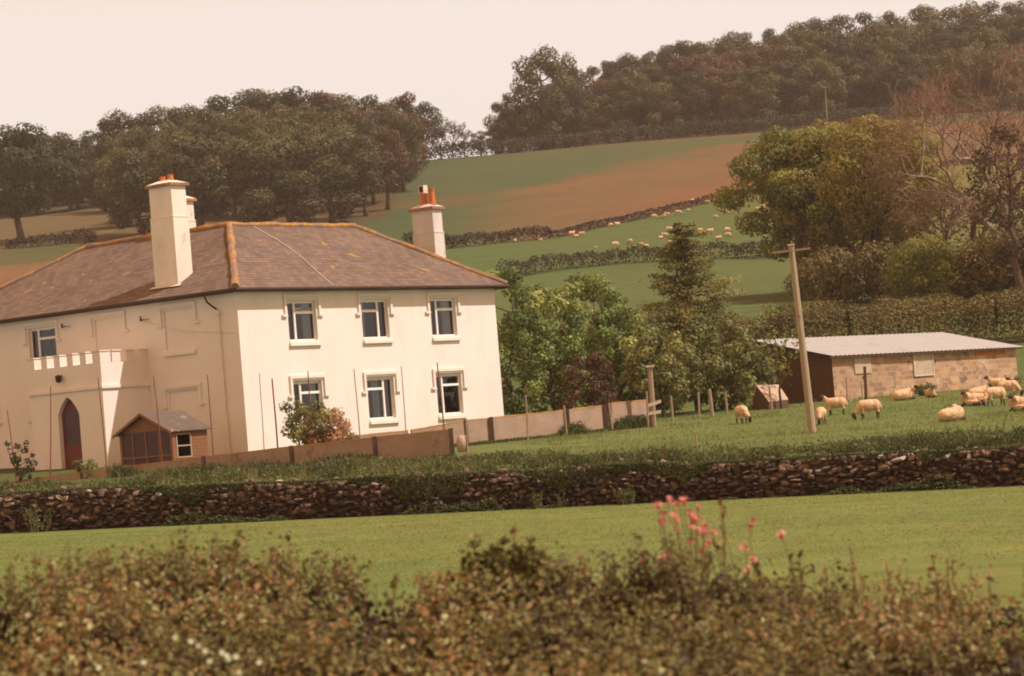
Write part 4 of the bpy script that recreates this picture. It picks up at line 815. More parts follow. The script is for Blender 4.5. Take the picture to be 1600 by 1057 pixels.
# ------------------------------------------------------------------ sheep
def sphere(c, r, tilt=0, n=14, m=9, yaw=0):
    V = []; ct, st, cy, sy = math.cos(tilt), math.sin(tilt), math.cos(yaw), math.sin(yaw)
    for j in range(m+1):
        ph = math.pi*j/m
        for i in range(n):
            a = 2*math.pi*i/n; x, y, z = r[0]*math.cos(ph), r[1]*math.sin(ph)*math.cos(a), r[2]*math.sin(ph)*math.sin(a)
            x, z = x*ct-z*st, x*st+z*ct; x, y = x*cy-y*sy, x*sy+y*cy; V.append((c[0]+x, c[1]+y, c[2]+z))
    return V, [[j*n+i, j*n+(i+1) % n, (j+1)*n+(i+1) % n, (j+1)*n+i] for j in range(m) for i in range(n)]
def sheep_mesh(name, pose, vox=.028, yaw=0, darkleg=True):
    mb = MB(); darks = []
    def sp(c, r, tilt=0, dark=False, yaw=0):
        V, Fq = sphere(c, r, tilt, yaw=yaw); n = len(mb.v); mb.v += V
        for f in Fq: mb.face([n+i for i in f])
        if dark: darks.append((np.array(c), np.array(r), tilt, yaw))
    tubes = []
    def tb(p, q, r0, r1, dark=False):
        p, q = np.array(p, float), np.array(q, float); mb.tube([p, (p+q)/2, q], [r0, (r0+r1)/2, r1], 8)
        if dark: tubes.append((p, q, max(r0, r1)*1.25))
    if pose == 'lie':
        sp((0, 0, .27), (.54, .29, .27)); sp((-.27, .02, .25), (.29, .29, .25)); sp((.28, 0, .32), (.28, .24, .27)); sp((0, .12, .16), (.42, .25, .15))
        hx, hy, hz = .50*math.cos(yaw)+.12, .40*math.sin(yaw), .60
        tb((.36, 0, .38), (hx-.04, hy, hz-.02), .17, .11); sp((hx+.09*math.cos(yaw), hy+.09*math.sin(yaw), hz), (.17, .085, .095), -.45, True, yaw)
        for s in (-1, 1): ex, ey = hx-.02-s*math.sin(yaw)*.14, hy+s*math.cos(yaw)*.14; sp((ex, ey, hz+.04), (.035, .085, .03), 0, True, yaw)
        for s in (-1, 1): tb((.32, s*.16, .12), (.56, s*.13, .05), .07, .045, True)
        tb((-.3, .27, .10), (-.02, .36, .05), .08, .05, True)
    else:
        sp((0, 0, .66), (.52, .255, .27), .03); sp((-.28, 0, .65), (.29, .26, .27)); sp((.28, 0, .66), (.28, .225, .26)); sp((0, 0, .57), (.42, .22, .21))
        for x, s in ((.30, -1), (.30, 1), (-.34, -1), (-.34, 1)):
            o = rnd.uniform(-.07, .07)
            if x > 0: tb((x, s*.12, .55), (x+o*.4, s*.12, .27), .085, .055); tb((x+o*.4, s*.12, .30), (x+o, s*.12, .0), .046, .036, True)
            else: tb((x, s*.13, .58), (x-.07, s*.13, .30), .12, .06); tb((x-.07, s*.13, .32), (x-.03+o*.5, s*.13, 0), .048, .038, True)
        if pose == 'graze':
            tb((.40, 0, .66), (.66, yaw*.2, .34), .17, .10); sp((.74, yaw*.28, .20), (.19, .085, .10), 1.05, True, 0)
            for s in (-1, 1): sp((.66, yaw*.2+s*.13, .34), (.03, .09, .035), .4, True)
        else:
            tb((.40, 0, .72), (.58, yaw*.12, .98), .17, .10); sp((.68, yaw*.22, 1.0), (.18, .085, .10), -.5, True, yaw*.6)
            for s in (-1, 1): sp((.58, yaw*.12+s*.14, 1.04), (.035, .09, .03), 0, True)
        sp((-.56, 0, .56), (.06, .06, .16))
    tm = bpy.data.meshes.new('t'); tm.from_pydata([tuple(map(float, v)) for v in mb.v], [], mb.f); to = bpy.data.objects.new('t', tm); C.objects.link(to)
    md = to.modifiers.new('r', 'REMESH'); md.mode = 'VOXEL'; md.voxel_size = vox; ms = to.modifiers.new('s', 'SMOOTH'); ms.iterations = 3; ms.factor = .5
    ev = to.evaluated_get(bpy.context.evaluated_depsgraph_get()); m2 = bpy.data.meshes.new_from_object(ev); n = len(m2.vertices)
    V = np.zeros(n*3, np.float32); m2.vertices.foreach_get('co', V); V = V.reshape(-1, 3); Nn = np.zeros(n*3, np.float32); m2.vertices.foreach_get('normal', Nn); Nn = Nn.reshape(-1, 3)
    Fc = [list(p.vertices) for p in m2.polygons]; bpy.data.objects.remove(to); bpy.data.meshes.remove(tm); bpy.data.meshes.remove(m2)
    dk = np.zeros(n, bool)
    for c, r, t, yw in darks:
        d = V-c; d = np.stack([d[:, 0]*math.cos(yw)+d[:, 1]*math.sin(yw), -d[:, 0]*math.sin(yw)+d[:, 1]*math.cos(yw), d[:, 2]], 1)
        d = np.stack([d[:, 0]*math.cos(t)+d[:, 2]*math.sin(t), d[:, 1], -d[:, 0]*math.sin(t)+d[:, 2]*math.cos(t)], 1); dk |= ((d/(r*1.12))**2).sum(1) < 1
    for p, q, r in tubes:
        if not darkleg: break
        ab = q-p; t = np.clip(((V-p)@ab)/ab.dot(ab), .0, 1); dk |= (np.linalg.norm(V-(p+t[:, None]*ab), axis=1) < r) & (t > .05)
    if vox < .04:
        nz = np.array([mnoise.noise(Vector((float(a)*13, float(b)*13, float(c)*13))) for a, b, c in V]); V = V+Nn*(nz*.022*(~dk))[:, None]
    mid = [1 if dk[f].sum() > len(f)/2 else 0 for f in Fc]
    return raw_mesh(name, V, Fc, [M['wool'], M['dark_face']], smooth=True, midx=mid)
SH = {k: sheep_mesh('sheep_'+k[0], k[0], yaw=k[1]) for k in (('graze', 0), ('graze', .5), ('stand', .4), ('lie', 1.1), ('lie', -.5), ('lie', 0))}
SHF = {k: sheep_mesh('farsheep_'+k, k, .055) for k in ('graze', 'stand', 'lie')}
def sheep(px, py, d, k, ang, label, group, s=1.0, far=False):
    p = gat(px, d); o = link('sheep', SHF[k] if far else SH[k], None, p); o.rotation_euler[2] = math.radians(ang); o.scale = (s, s, s); return tag(o, label, 'sheep', group)
NG = 'sheep resting and grazing by the shed'
for px, d, k, a, s, lb in [(1160, 105, ('graze', .5), -74, 1.02, 'lone sheep grazing left of the utility pole, dark face down'),
    (1284, 99, ('graze', 0), -105, .92, 'sheep grazing head-on just right of the utility pole, partly in front of another'),
    (1307, 107, ('stand', .4), 170, 1.0, 'sheep standing side-on with dark legs behind the one next to the pole'),
    (1359, 101, ('graze', 0), 188, 1.05, 'large sheep grazing alone, pale legs, right of the utility pole pair'),
    (1412, 117, ('lie', -.5), 15, .95, 'flat sheep lying in front of the shed wall below the framed board'),
    (1454, 119, ('lie', 0), -85, .80, 'small sheep lying by the dark weeds at the shed wall'),
    (1487, 93.5, ('lie', 1.1), 20, .95, 'sheep lying half hidden by the rough grass with a raised dark head'),
    (1523, 107, ('lie', 1.1), 165, 1.0, 'sheep lying with a dark face left of the standing grazing one'),
    (1556, 105, ('graze', .5), 200, 1.05, 'big sheep standing and grazing with black head low on the left'),
    (1528, 115, ('lie', 0), 10, .85, 'small sheep lying behind the dark-faced resting one'),
    (1576, 113, ('graze', 0), -15, 1.0, 'sheep standing near the shed corner with its head down to the right'),
    (1560, 118, ('stand', .4), 175, .9, 'sheep standing close to the shed with black face turned left'),
    (1601, 99.5, ('lie', 1.1), 160, 1.05, 'sheep cut off by the right edge with a black head and pale body')]:
    sheep(px, 0, d, k, a, lb, NG, s*(.95 if k[0] == 'lie' else .77))
z5 = lambda x, y: (780+x*.275, 300+y*.275)
row_up = [(350, 256, .9), (575, 197, 1), (598, 200, .95), (655, 182, .95), (672, 206, 1.1), (636, 206, .9), (750, 168, .6), (785, 160, .6), (852, 144, 1), (886, 116, .8), (866, 140, .95), (880, 160, 1.05), (938, 158, 1), (955, 148, 1), (1018, 138, 1.15), (1075, 121, .75), (1103, 70, 1), (1183, 76, .95), (1242, 106, .95), (1292, 66, .85), (1330, 82, .8), (1288, 136, 1.05), (1328, 130, .85), (1230, 158, .8), (1466, 66, .9), (1510, 54, .95), (1497, 104, .95), (1466, 118, 1.05)]
row_lo = [(92, 296, .85), (235, 287, .6), (413, 258, 1.1), (440, 262, 1), (470, 262, 1.1), (548, 331, .6), (660, 322, 1.1), (743, 303, 1.05), (766, 330, .7), (806, 316, .8), (836, 316, .8), (967, 232, 1), (1012, 244, .9), (1032, 244, 1.1), (916, 270, .8), (942, 266, 1), (972, 293, .8), (1140, 240, 1), (1160, 258, 1), (1200, 246, 1.1), (1245, 274, 1.1), (1300, 268, 1.05), (1296, 236, 1)]
FG = 'flock scattered over the upper green field'
ords = 'first second third fourth fifth sixth seventh eighth ninth tenth eleventh twelfth thirteenth fourteenth fifteenth sixteenth seventeenth eighteenth nineteenth twentieth'.split()
rs = np.random.RandomState(77)
for rw, nm in ((row_up, 'along the upper hedge'), (row_lo, 'lower down the far field')):
    rw = sorted(rw); n = len(rw)
    for i, (x, y, s) in enumerate(rw):
        px, py = z5(x, y); p = onground(px, py-1.0, 250, 420); k = rs.choice(['graze', 'graze', 'stand', 'lie']); side = 'left' if i < n/2 else 'right'; q = i if i < n/2 else n-1-i
        big = 'lamb-sized sheep' if s < .78 else ('large pale sheep' if s > 1.04 else 'pale sheep')
        o = link('sheep', SHF[k], None, p); o.rotation_euler[2] = rs.choice([0, math.pi])+rs.normal()*.5; o.scale = (s*.68,)*3
        tag(o, 'tiny %s %s, %s from the %s' % (big, nm, ords[q], side), 'sheep', FG)
# ------------------------------------------------------------------ dry-stone wall
rs = np.random.RandomState(3)
def stone_cubes(cs, ds, yaw):
    """rounded irregular blocks: cs centres, ds half sizes"""
    g = np.array([(x, y, z) for x in (-1, 0, 1) for y in (-1, 0, 1) for z in (-1, 0, 1) if (x, y, z) != (0, 0, 0)], float); ix = {tuple(p): i for i, p in enumerate(g)}
    Fq = []
    for ax in range(3):
        o1, o2 = [a for a in range(3) if a != ax]
        for s in (-1, 1):
            for a in (-1, 0):
                for b in (-1, 0):
                    q = []
                    for da, db in ((0, 0), (1, 0), (1, 1), (0, 1)):
                        p = [0, 0, 0]; p[ax] = s; p[o1] = a+da; p[o2] = b+db; q.append(ix[tuple(map(float, p))])
                    Fq.append(q if s > 0 else q[::-1])
    Fq = np.array(Fq); nrm = np.linalg.norm(g, axis=1); base = g/nrm[:, None]**.55
    V, Fa, T = [], [], []
    for i, (c, d, a) in enumerate(zip(cs, ds, yaw)):
        v = base*(1+rs.uniform(-.30, .16, (26, 3)))*d; rx = rs.normal()*.22; v = v@np.array([[math.cos(rx), 0, math.sin(rx)], [0, 1, 0], [-math.sin(rx), 0, math.cos(rx)]])
        v = np.stack([v[:, 0]*math.cos(a)-v[:, 1]*math.sin(a), v[:, 0]*math.sin(a)+v[:, 1]*math.cos(a), v[:, 2]], 1)
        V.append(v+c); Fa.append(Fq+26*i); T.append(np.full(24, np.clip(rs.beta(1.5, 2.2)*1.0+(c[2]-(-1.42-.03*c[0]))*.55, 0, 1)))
    return np.concatenate(V), np.concatenate(Fa), np.concatenate(T)
cs, ds = [], []; x = 0
def wtop(x): return -1.03-.029*x+(vnoise(x, 0, 3.0, 7)-.5)*.22
for row in range(14):
    x = -20+rs.uniform(0, .2)
    while x < 19:
        l = rs.choice([.06, .08, .11, .16])*rs.uniform(.7, 1.3) if row < 12 else rs.uniform(.05, .14); b = -2.12-.027*x; t = wtop(x); h = (t-b)/13
        z = b+h*(row+.5)+rs.normal()*.035
        hh = h*.58*rs.uniform(.55, 1.6) if row < 12 else h*rs.uniform(.5, 1.3)
        if not (row >= 12 and rs.uniform() < .25): cs.append((x+l, wall_y(x+l)-.02+row*.010+rs.normal()*.045, z)); ds.append((l*1.02, rs.uniform(.10, .18), hh*1.1))
        x += 2*l+.004
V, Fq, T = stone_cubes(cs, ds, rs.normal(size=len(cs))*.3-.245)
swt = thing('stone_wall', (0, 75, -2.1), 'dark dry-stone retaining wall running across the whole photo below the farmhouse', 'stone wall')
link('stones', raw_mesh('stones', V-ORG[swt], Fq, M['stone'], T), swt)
w = MB(); xs = np.linspace(-21, 20, 60)
for a, b in zip(xs[:-1], xs[1:]): w.poly([(a, wall_y(a)+.10, -2.5-.03*a), (b, wall_y(b)+.10, -2.5-.03*b), (b, wall_y(b)+.10, wtop(b)-.04), (a, wall_y(a)+.10, wtop(a)-.04)]); w.poly([(a, wall_y(a)+.10, wtop(a)-.04), (b, wall_y(b)+.10, wtop(b)-.04), (b, wall_y(b)+.5, wtop(b)-.02), (a, wall_y(a)+.5, wtop(a)-.02)])
w.build('earth_core', M['earth'], swt)
# ------------------------------------------------------------------ rough growth and grass
def blades(x, y, h, wdt, tint, rs, spread=.35, zoff=0):
    n = len(x); z = ground(x, y)+zoff; a = rs.uniform(0, 2*math.pi, n); t = np.stack([np.cos(a), np.sin(a), np.zeros(n)], 1)*wdt[:, None]*.5
    p = np.stack([x, y, z], 1); tip = p+np.stack([rs.normal(size=n)*spread*h, rs.normal(size=n)*spread*h, h], 1); mid = p+(tip-p)*.55+np.array([0, 0, .06])*h[:, None]
    return np.stack([p-t, p+t, mid+t*.7, tip], 1).reshape(-1, 3), np.arange(4*n).reshape(n, 4), tint
def stuff(name, parts, mat, label, cat):
    V = np.concatenate([p[0] for p in parts]); off = np.cumsum([0]+[len(p[0]) for p in parts[:-1]]); Fq = np.concatenate([p[1]+o for p, o in zip(parts, off)]); T = np.concatenate([p[2] for p in parts])
    return tag(link(name, raw_mesh(name, V, Fq, mat, T)), label, cat, kind='stuff')
rs = np.random.RandomState(8)
n = 120000; x = rs.uniform(-19, 19, n); t = .12+rs.beta(1.0, 1.8, n)*15; y = wall_y(x)+t
dn = vnoise(x, y, 1.5, 2)*.6+vnoise(x, y, .5, 3)*.4; clump = sstep(vnoise(x, y, 2.2, 11)*.7+vnoise(x, y, .7, 12)*.3, .38, .72)
hgt = (.12+.60*clump*dn)*(1-.6*sstep(t, 3, 11)*sstep(x, -2, 4))*(1-.45*sstep(t, 7, 14)); keep = rs.uniform(size=n) < np.clip(.25+1.1*dn*(1-1.0*sstep(t, 4, 9)*sstep(x, -2, 4)), 0, 1)*(1-.8*sstep(t, 7, 11)*sstep(x, -2, 4))*(1-.9*sstep(x, 4, 8)*sstep(t, 9, 11.5))
x, y, t, hgt, clump = x[keep], y[keep], t[keep], hgt[keep], clump[keep]; n = len(x)
tint = np.clip(.25+.75*vnoise(x, y, 1.2, 6)+rs.normal(size=n)*.2-.28*clump, 0, 1)
pl = [blades(x, y, hgt*rs.uniform(.6, 1.3, n), np.full(n, .035), tint, rs)]
m_ = rs.uniform(size=n) < .8; zz = ground(x[m_], y[m_])+hgt[m_]*rs.uniform(.1, 1.05, m_.sum()); cen = np.stack([x[m_]+rs.normal(size=m_.sum())*.05, y[m_]+rs.normal(size=m_.sum())*.05, zz], 1)
pl.append(leafquads(cen, rdir(len(cen), rs)+np.array([0, -.3, .7]), rs.uniform(.05, .13, len(cen)), np.clip(tint[m_]+rs.normal(size=len(cen))*.1, 0, 1), rs))
n = 2600; x = rs.uniform(-19, 19, n); t = .3+rs.beta(1, 2.2, n)*10; y = wall_y(x)+t; kk_ = rs.uniform(size=n) < vnoise(x, y, 1.1, 61)*(1-.9*sstep(t, 4, 8)*sstep(x, -2, 4)); x, y = x[kk_], y[kk_]; n = len(x)
pl.append(blades(x, y, rs.uniform(.3, .75, n), np.full(n, .022), np.clip(.85+rs.normal(size=n)*.15, 0, 1), rs, .25))
# growth spilling over and clinging to the wall face, in patches
n = 26000; x = rs.uniform(-19, 19, n); k = vnoise(x, x*0, 2.2, 21)*.65+vnoise(x, x*0, .7, 22)*.35; drop = np.clip((k-.40)*2.2, .02, .7)*rs.uniform(0, 1, n)**1.4
z = wtop(x)+.10-drop; cen = np.stack([x, wall_y(x)-.17-.12*rs.uniform(size=n), z], 1); pl.append(leafquads(cen, rdir(n, rs)+np.array([0, -1, .5]), rs.uniform(.04, .10, n), np.clip(.12+.5*vnoise(x, z, .6, 71)+rs.normal(size=n)*.15, 0, 1), rs))
# weeds at the wall foot
n = 9000; x = rs.uniform(-19, 18, n); k = vnoise(x, x*0, 1.9, 31)*.6+vnoise(x, x*0, .6, 32)*.4; hh = np.clip((k-.5)*1.6, 0, .5); y = wall_y(x)-.30-.25*rs.uniform(size=n)
z = ground(x, y)+hh*rs.uniform(0, 1, n); s_ = hh > .02; cen = np.stack([x, y, z], 1)[s_]; pl.append(leafquads(cen, rdir(len(cen), rs)+np.array([0, -.6, .6]), rs.uniform(.04, .09, len(cen)), np.clip(.35+rs.normal(size=len(cen))*.2, 0, 1), rs))
# growth against the panel fences and stakes
for pts in (FP[2:], BP[1:]+[BQ[1]]):
    for a, b in zip(pts[:-1], pts[1:]):
        n = 900; tt = rs.uniform(size=n); x = a[0]+(b[0]-a[0])*tt+rs.normal(size=n)*.1; y = a[1]+(b[1]-a[1])*tt-.15-np.abs(rs.normal(size=n))*.45; hh = .08+.42*sstep(vnoise(x, y, 1.3, 41), .45, .85)
        pl.append(blades(x, y, hh*rs.uniform(.5, 1.2, n), np.full(n, .04), np.clip(.3+rs.normal(size=n)*.2, 0, 1), rs)); zz = ground(x, y)+hh*rs.uniform(0, 1, n)
        pl.append(leafquads(np.stack([x, y, zz], 1), rdir(n, rs)+np.array([0, -.4, .6]), rs.uniform(.05, .11, n), np.clip(.35+rs.normal(size=n)*.2, 0, 1), rs))
stuff('bank_weeds', pl, L['bank'], 'rough grass and weeds growing along the top of the stone wall', 'weeds')
n = 42000; x = rs.uniform(-14, 14, n); y = rs.uniform(40, 74.2, n); d = vnoise(x, y, 1.1, 14)*.6+vnoise(x, y, 4, 15)*.4
tint = np.clip(.2+.6*d+rs.normal(size=n)*.12+x*.008, 0, 1); a_ = blades(x, y, .012+.034*d*rs.uniform(.3, 1.3, n), np.full(n, .024), tint, rs, .9)
stuff('meadow_grass', [a_], L['grass'], 'short grass blades of the front meadow', 'grass')
n = 16000; x = rs.uniform(1, 26, n); y = rs.uniform(84, 126, n); d = vnoise(x, y, 1.7, 15); tint = np.clip(.1+.5*d+rs.normal(size=n)*.12, 0, 1)
n2 = 30000; x2 = rs.uniform(0, 27, n2); y2 = rs.uniform(86, 127, n2); k2 = vnoise(x2, y2, .9, 81)*.6+vnoise(x2, y2, 4, 82)*.4 > .66; x2, y2 = x2[k2], y2[k2]; n2 = len(x2); tufts = blades(x2, y2, rs.uniform(.06, .2, n2), np.full(n2, .03), np.clip(rs.normal(size=n2)*.15, 0, 1), rs, .45)
stuff('pasture_grass', [tufts, blades(x, y, .04+.07*d*rs.uniform(.4, 1.3, n), np.full(n, .035), tint, rs, .6)], L['grass'], 'grass tufts of the sheep field', 'grass')
# single weed clumps
def weedclump(px, py_top, d, R, n, mat, label, leaf=.10, dens=90, name='weed_clump', base=None, cat='weeds', group=None):
    g = gat(px, d) if base is None else base; H = at(px, py_top, d)[2]-g[2]; o = thing(name, g, label, cat, group); mb = MB(); lb = []
    for i in range(n):
        a = rs.uniform(0, 6.28); r = R*math.sqrt(rs.uniform()); h = H*rs.uniform(.55, 1.02); tip = (math.cos(a)*r, math.sin(a)*r, h)
        mb.tube(wob((math.cos(a)*r*.5, math.sin(a)*r*.5, -.05), tip, rs, 3, .06), [.012, .010, .008, .004], 4)
        for t in np.linspace(.25, 1, 5): lb.append((np.array(tip)*t, (.16-.08*t)*H*.8))
    st = link('stem', mb.mesh('weed_stem', M['stem']), o); V, Fq, T = lobes_leaves(lb, dens, leaf, rs); link('foliage', raw_mesh('weed_leaves', V, Fq, mat, T), o); return o
WG = 'tall weeds against the stone wall'
for px, py, R, n, lb in [(838, 768, .28, 9, 'tall weed clump at the foot of the wall, left of the pair near the middle'), (878, 773, .25, 8, 'tall weed clump at the foot of the wall, right of the pair near the middle'), (985, 758, .5, 14, 'broad leafy weed clump at the wall foot behind the pink flowers'), (60, 790, .5, 12, 'weed clump at the wall foot near the left edge')]:
    x = at(px, 790, 74.5)[0]; y = wall_y(x)-.5; weedclump(px, py, y, R, n, L['bank'], lb, .07, 60, group=WG)
# shrubs in front of the house
def lobebush(px, py, d, R, mat, label, leaf, dens, nl, name='garden_shrub', gap=0):
    g = gat(px, d); H = htop(px, py, d); tm, cm = tree_meshes('s', H, R, .05, rs, leaf, dens, nl, mat, lobe=(.25, .42), trunkr=.05, shape=1.6, gap=gap); return plant(name, g, tm, cm, label, 'shrub', None, trunkname='stem', crownname='foliage')
lobebush(486, 622, 96.5, .85, L['olive'], 'green leafy shrub in front of the left lower window', .11, 110, 18, gap=.1)
lobebush(516, 642, 97.2, 1.0, L['flowerbush'], 'pinkish orange flowering shrub beside the green one before the house', .09, 190, 22)
lobebush(40, 686, 98, .42, L['wooddark'], 'small dark bush against the porch\'s left side', .10, 130, 14)
lobebush(137, 716, 97.5, .4, L['bush'], 'low green plants at the right of the porch door', .08, 130, 14)
lobebush(1446, 600, 123.5, .5, L['bush'], 'dark weeds at the foot of the shed wall', .10, 100, 14, 'weed_clump')
lobebush(1580, 588, 123.5, .5, L['redbush'], 'reddish plant at the right corner of the shed', .10, 70, 10, 'weed_clump')
lobebush(1190, 612, 121, .8, L['bush'], 'low dark nettles beside the poultry ark', .12, 60, 12, 'weed_clump')
# ------------------------------------------------------------------ the near hedge, out of focus
rs = np.random.RandomState(19)
hx0, hx1, hy0, hy1 = -4.8, 4.8, 10.9, 14.3
def htopz(x, y):
    px = 800+F*x/y      # crest of the hedge along its far side, falling a little to the right
    cr = .015+np.interp(x, [-3, -2.4, -1.6, -1.0, -.75, -.45, -.1, .15, .4, .6, .85, 1.2, 1.6, 2.0, 2.4, 3], [-.50, -.50, -.50, -.60, -.67, -.72, -.66, -.66, -.72, -.66, -.66, -.76, -.86, -.88, -.90, -.92])
    z = cr-.10*sstep(13.9-y, 0, 1.6)-.20*sstep(12.3-y, 0, 1.3)+(vnoise(x, y, .5, 3)-.82)*.30+(vnoise(x, y, .19, 4)-.6)*.12
    return z
Lv, Ln, Ls, Lt = [], [], [], []
tw = MB()
ns = 11200
for i in range(ns):
    if i < ns*.66:      # shoots on the top
        x, y = rs.uniform(hx0, hx1), rs.uniform(hy0, hy1); z = float(htopz(x, y)); d = np.array([rs.normal()*.45, rs.normal()*.45-.15, 1.0]); ln = rs.uniform(.14, .34)
        p = np.array([x, y, z-.20])
    else:               # shoots on the face towards the camera
        x = rs.uniform(hx0, hx1); y = hy0+rs.uniform(-.05, .35)+.45*vnoise(x, 3+0*x, .5, 8); z = rs.uniform(-1.75, float(htopz(x, y))); d = np.array([rs.normal()*.5, -.8, .6+rs.normal()*.4]); ln = rs.uniform(.12, .32); p = np.array([x, y+.06, z-.06])
    void = float(vnoise(p[0], p[1]*.7+p[2]*1.3, .34, 40))*.68+float(vnoise(p[0], p[1]*.7+p[2]*1.3, .12, 41))*.32
    if void > (.60 if i < ns*.66 else .44): continue
    d /= np.linalg.norm(d); patch = float(vnoise(p[0], p[1]+p[2]*1.5, .55, 12)); patch2 = float(vnoise(p[0], p[1]+p[2]*2, .22, 13)); bt_ = np.clip(.02+.75*patch+.25*patch2-.08+rs.normal()*.12, 0, 1)
    if rs.uniform() < .35: tw.tube([p, p+d*ln*.5+rs.normal(size=3)*.01, p+d*ln], [.0035, .0028, .0015], 3, False)
    nl = rs.randint(9, 17)
    for k in range(nl):
        t = .15+.85*k/nl; Lv.append(p+d*ln*t+rs.normal(size=3)*.028); Ln.append(rs.normal(size=3)*.6+d*.3+np.array([0, -.45, .55])); Ls.append(rs.uniform(.019, .047)*(1.15-.3*t)); Lt.append(np.clip(bt_+rs.normal()*.11+.12*(t-.5), 0, 1))
# taller shoots standing above the hedge
def shoot(px, py, d, n, lf, tint, spread=.05, sz=.035):
    q = at(px, py, d); b = np.array([q[0]+rs.normal()*.03, d, float(htopz(q[0], d))-.12]); w = wob(b, q, rs, 4, .04); tw.tube(w, [.005, .0045, .004, .003, .002], 4, False)
    for k in range(n):
        t = .12+.88*k/n; i = min(3, int(t*4)); c = w[i]+(w[i+1]-w[i])*(t*4-i); Lv.append(c+rs.normal(size=3)*spread*(1.1-t)); Ln.append(rs.normal(size=3)+np.array([0, -.5, .5])); Ls.append(sz*rs.uniform(.7, 1.4)); Lt.append(np.clip(tint+rs.normal()*.13, 0, 1))
for px, py, tn in [(805, 822, .45), (742, 838, .3), (768, 850, .35), (830, 842, .3), (786, 842, .25), (815, 858, .3), (850, 868, .35), (838, 858, .6), (757, 866, .2), (796, 868, .25), (735, 880, .3)]: shoot(px, py, 13.5, 34, 1, tn, .055, .042)
for px, py, tn in [(165, 862, .35), (172, 870, .3), (55, 858, .6), (78, 872, .75), (285, 862, .3), (262, 870, .3), (345, 872, .3), (360, 866, .3), (332, 880, .7), (550, 880, .7), (525, 875, .6), (402, 880, .35), (440, 905, .5), (905, 868, .7), (948, 866, .35), (960, 872, .3), (890, 880, .6), (1328, 852, .85), (1330, 872, .8), (1250, 862, .3), (1236, 866, .25), (1405, 876, .75), (1480, 872, .7), (1488, 868, .75), (1455, 866, .7), (1545, 895, .6), (1600, 886, .4), (1110, 862, .5), (1038, 838, .5), (1045, 832, .4), (1127, 800, .75), (690, 892, .7), (655, 893, .5), (1385, 880, .7), (620, 896, .4), (700, 885, .65), (14, 885, .5), (110, 875, .5), (210, 868, .5), (1180, 870, .5), (1290, 885, .6)]: shoot(px, py, 13.4+rs.uniform(-.3, .3), 18, 1, tn, .04, .034)
Lv, Ln, Ls, Lt = map(np.array, (Lv, Ln, Ls, Lt))
Ln = Ln/np.linalg.norm(Ln, axis=1)[:, None]; r = rdir(len(Lv), rs); tt = np.cross(Ln, r); tt /= np.linalg.norm(tt, axis=1)[:, None]; bb_ = np.cross(Ln, tt); S = Ls[:, None]
kf = rs.uniform(.08, .3, len(Lv))[:, None]
Vv = np.stack([Lv-tt*S*.5, Lv-tt*S*.12-bb_*S*.34+Ln*S*kf, Lv+tt*S*.25-bb_*S*.26+Ln*S*kf, Lv+tt*S*.6, Lv+tt*S*.25+bb_*S*.26+Ln*S*kf, Lv-tt*S*.12+bb_*S*.34+Ln*S*kf], 1).reshape(-1, 3)
b0 = np.arange(len(Lv))[:, None]*6; Fq = np.concatenate([b0+np.array([[0, 1, 2, 3]]), b0+np.array([[0, 3, 4, 5]])]); T = np.concatenate([Lt, Lt])
nh = thing('hedge', (0, 12.5, -2.2), 'rust and olive foreground hedge, out of focus along the bottom of the photo', 'hedge')
link('foliage', raw_mesh('near_foliage', Vv-ORG[nh], Fq, L['near'], T), nh)
for i in range(760):
    x, y = rs.uniform(hx0, hx1), rs.uniform(hy0+.1, hy1-.1); zt = float(htopz(x, y))+rs.uniform(-.1, .04); tw.tube(wob((x+rs.normal()*.15, y+rs.normal()*.1, gz(x, y)-.05), (x, y, zt), rs, 5, .06), [.010, .009, .007, .006, .004, .002], 4, False)
tw.build('stems', M['twig'], nh)
# dead growth deep inside, the gaps' brown shade put into its colour
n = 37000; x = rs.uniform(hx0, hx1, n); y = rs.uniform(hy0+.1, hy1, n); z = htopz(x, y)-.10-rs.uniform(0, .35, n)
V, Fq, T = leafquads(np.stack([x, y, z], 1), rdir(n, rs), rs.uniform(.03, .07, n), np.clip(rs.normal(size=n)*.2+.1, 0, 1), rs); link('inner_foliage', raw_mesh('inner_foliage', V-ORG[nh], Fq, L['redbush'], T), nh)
# blossoms low in the hedge
def blossom(mb, c, r, nrm, rs):
    nrm = np.array(nrm)/np.linalg.norm(nrm); t = np.cross(nrm, [0, 0, 1.01]); t /= np.linalg.norm(t); b = np.cross(nrm, t)
    for k in range(5):
        a = k*1.2566+.2; d = math.cos(a)*t+math.sin(a)*b; e = -math.sin(a)*t+math.cos(a)*b; mb.poly([c, c+d*r*.6+e*r*.36+nrm*r*.25, c+d*r*1.05+nrm*r*.2, c+d*r*.6-e*r*.36+nrm*r*.25])
z5b = lambda x, y: (x*.34375, 700+y*.34375)
wf = MB()
for x, y in [(955, 970), (1030, 945), (1075, 950), (1040, 960), (870, 880), (800, 860), (905, 900), (130, 760), (655, 975), (1090, 1020), (450, 1000), (1180, 975), (920, 730), (935, 925), (1010, 930)]:
    px, py = z5b(x, y); p = at(px, py, 10.86); blossom(wf, p, .014, (rs.normal()*.3, -1, .5), rs)
wf.build('white_blossoms', M['petalwhite'], nh)
FGp = 'pink wildflowers above the near hedge'
fl7 = lambda x, y: (1000+x*.375, 700+y*.375)
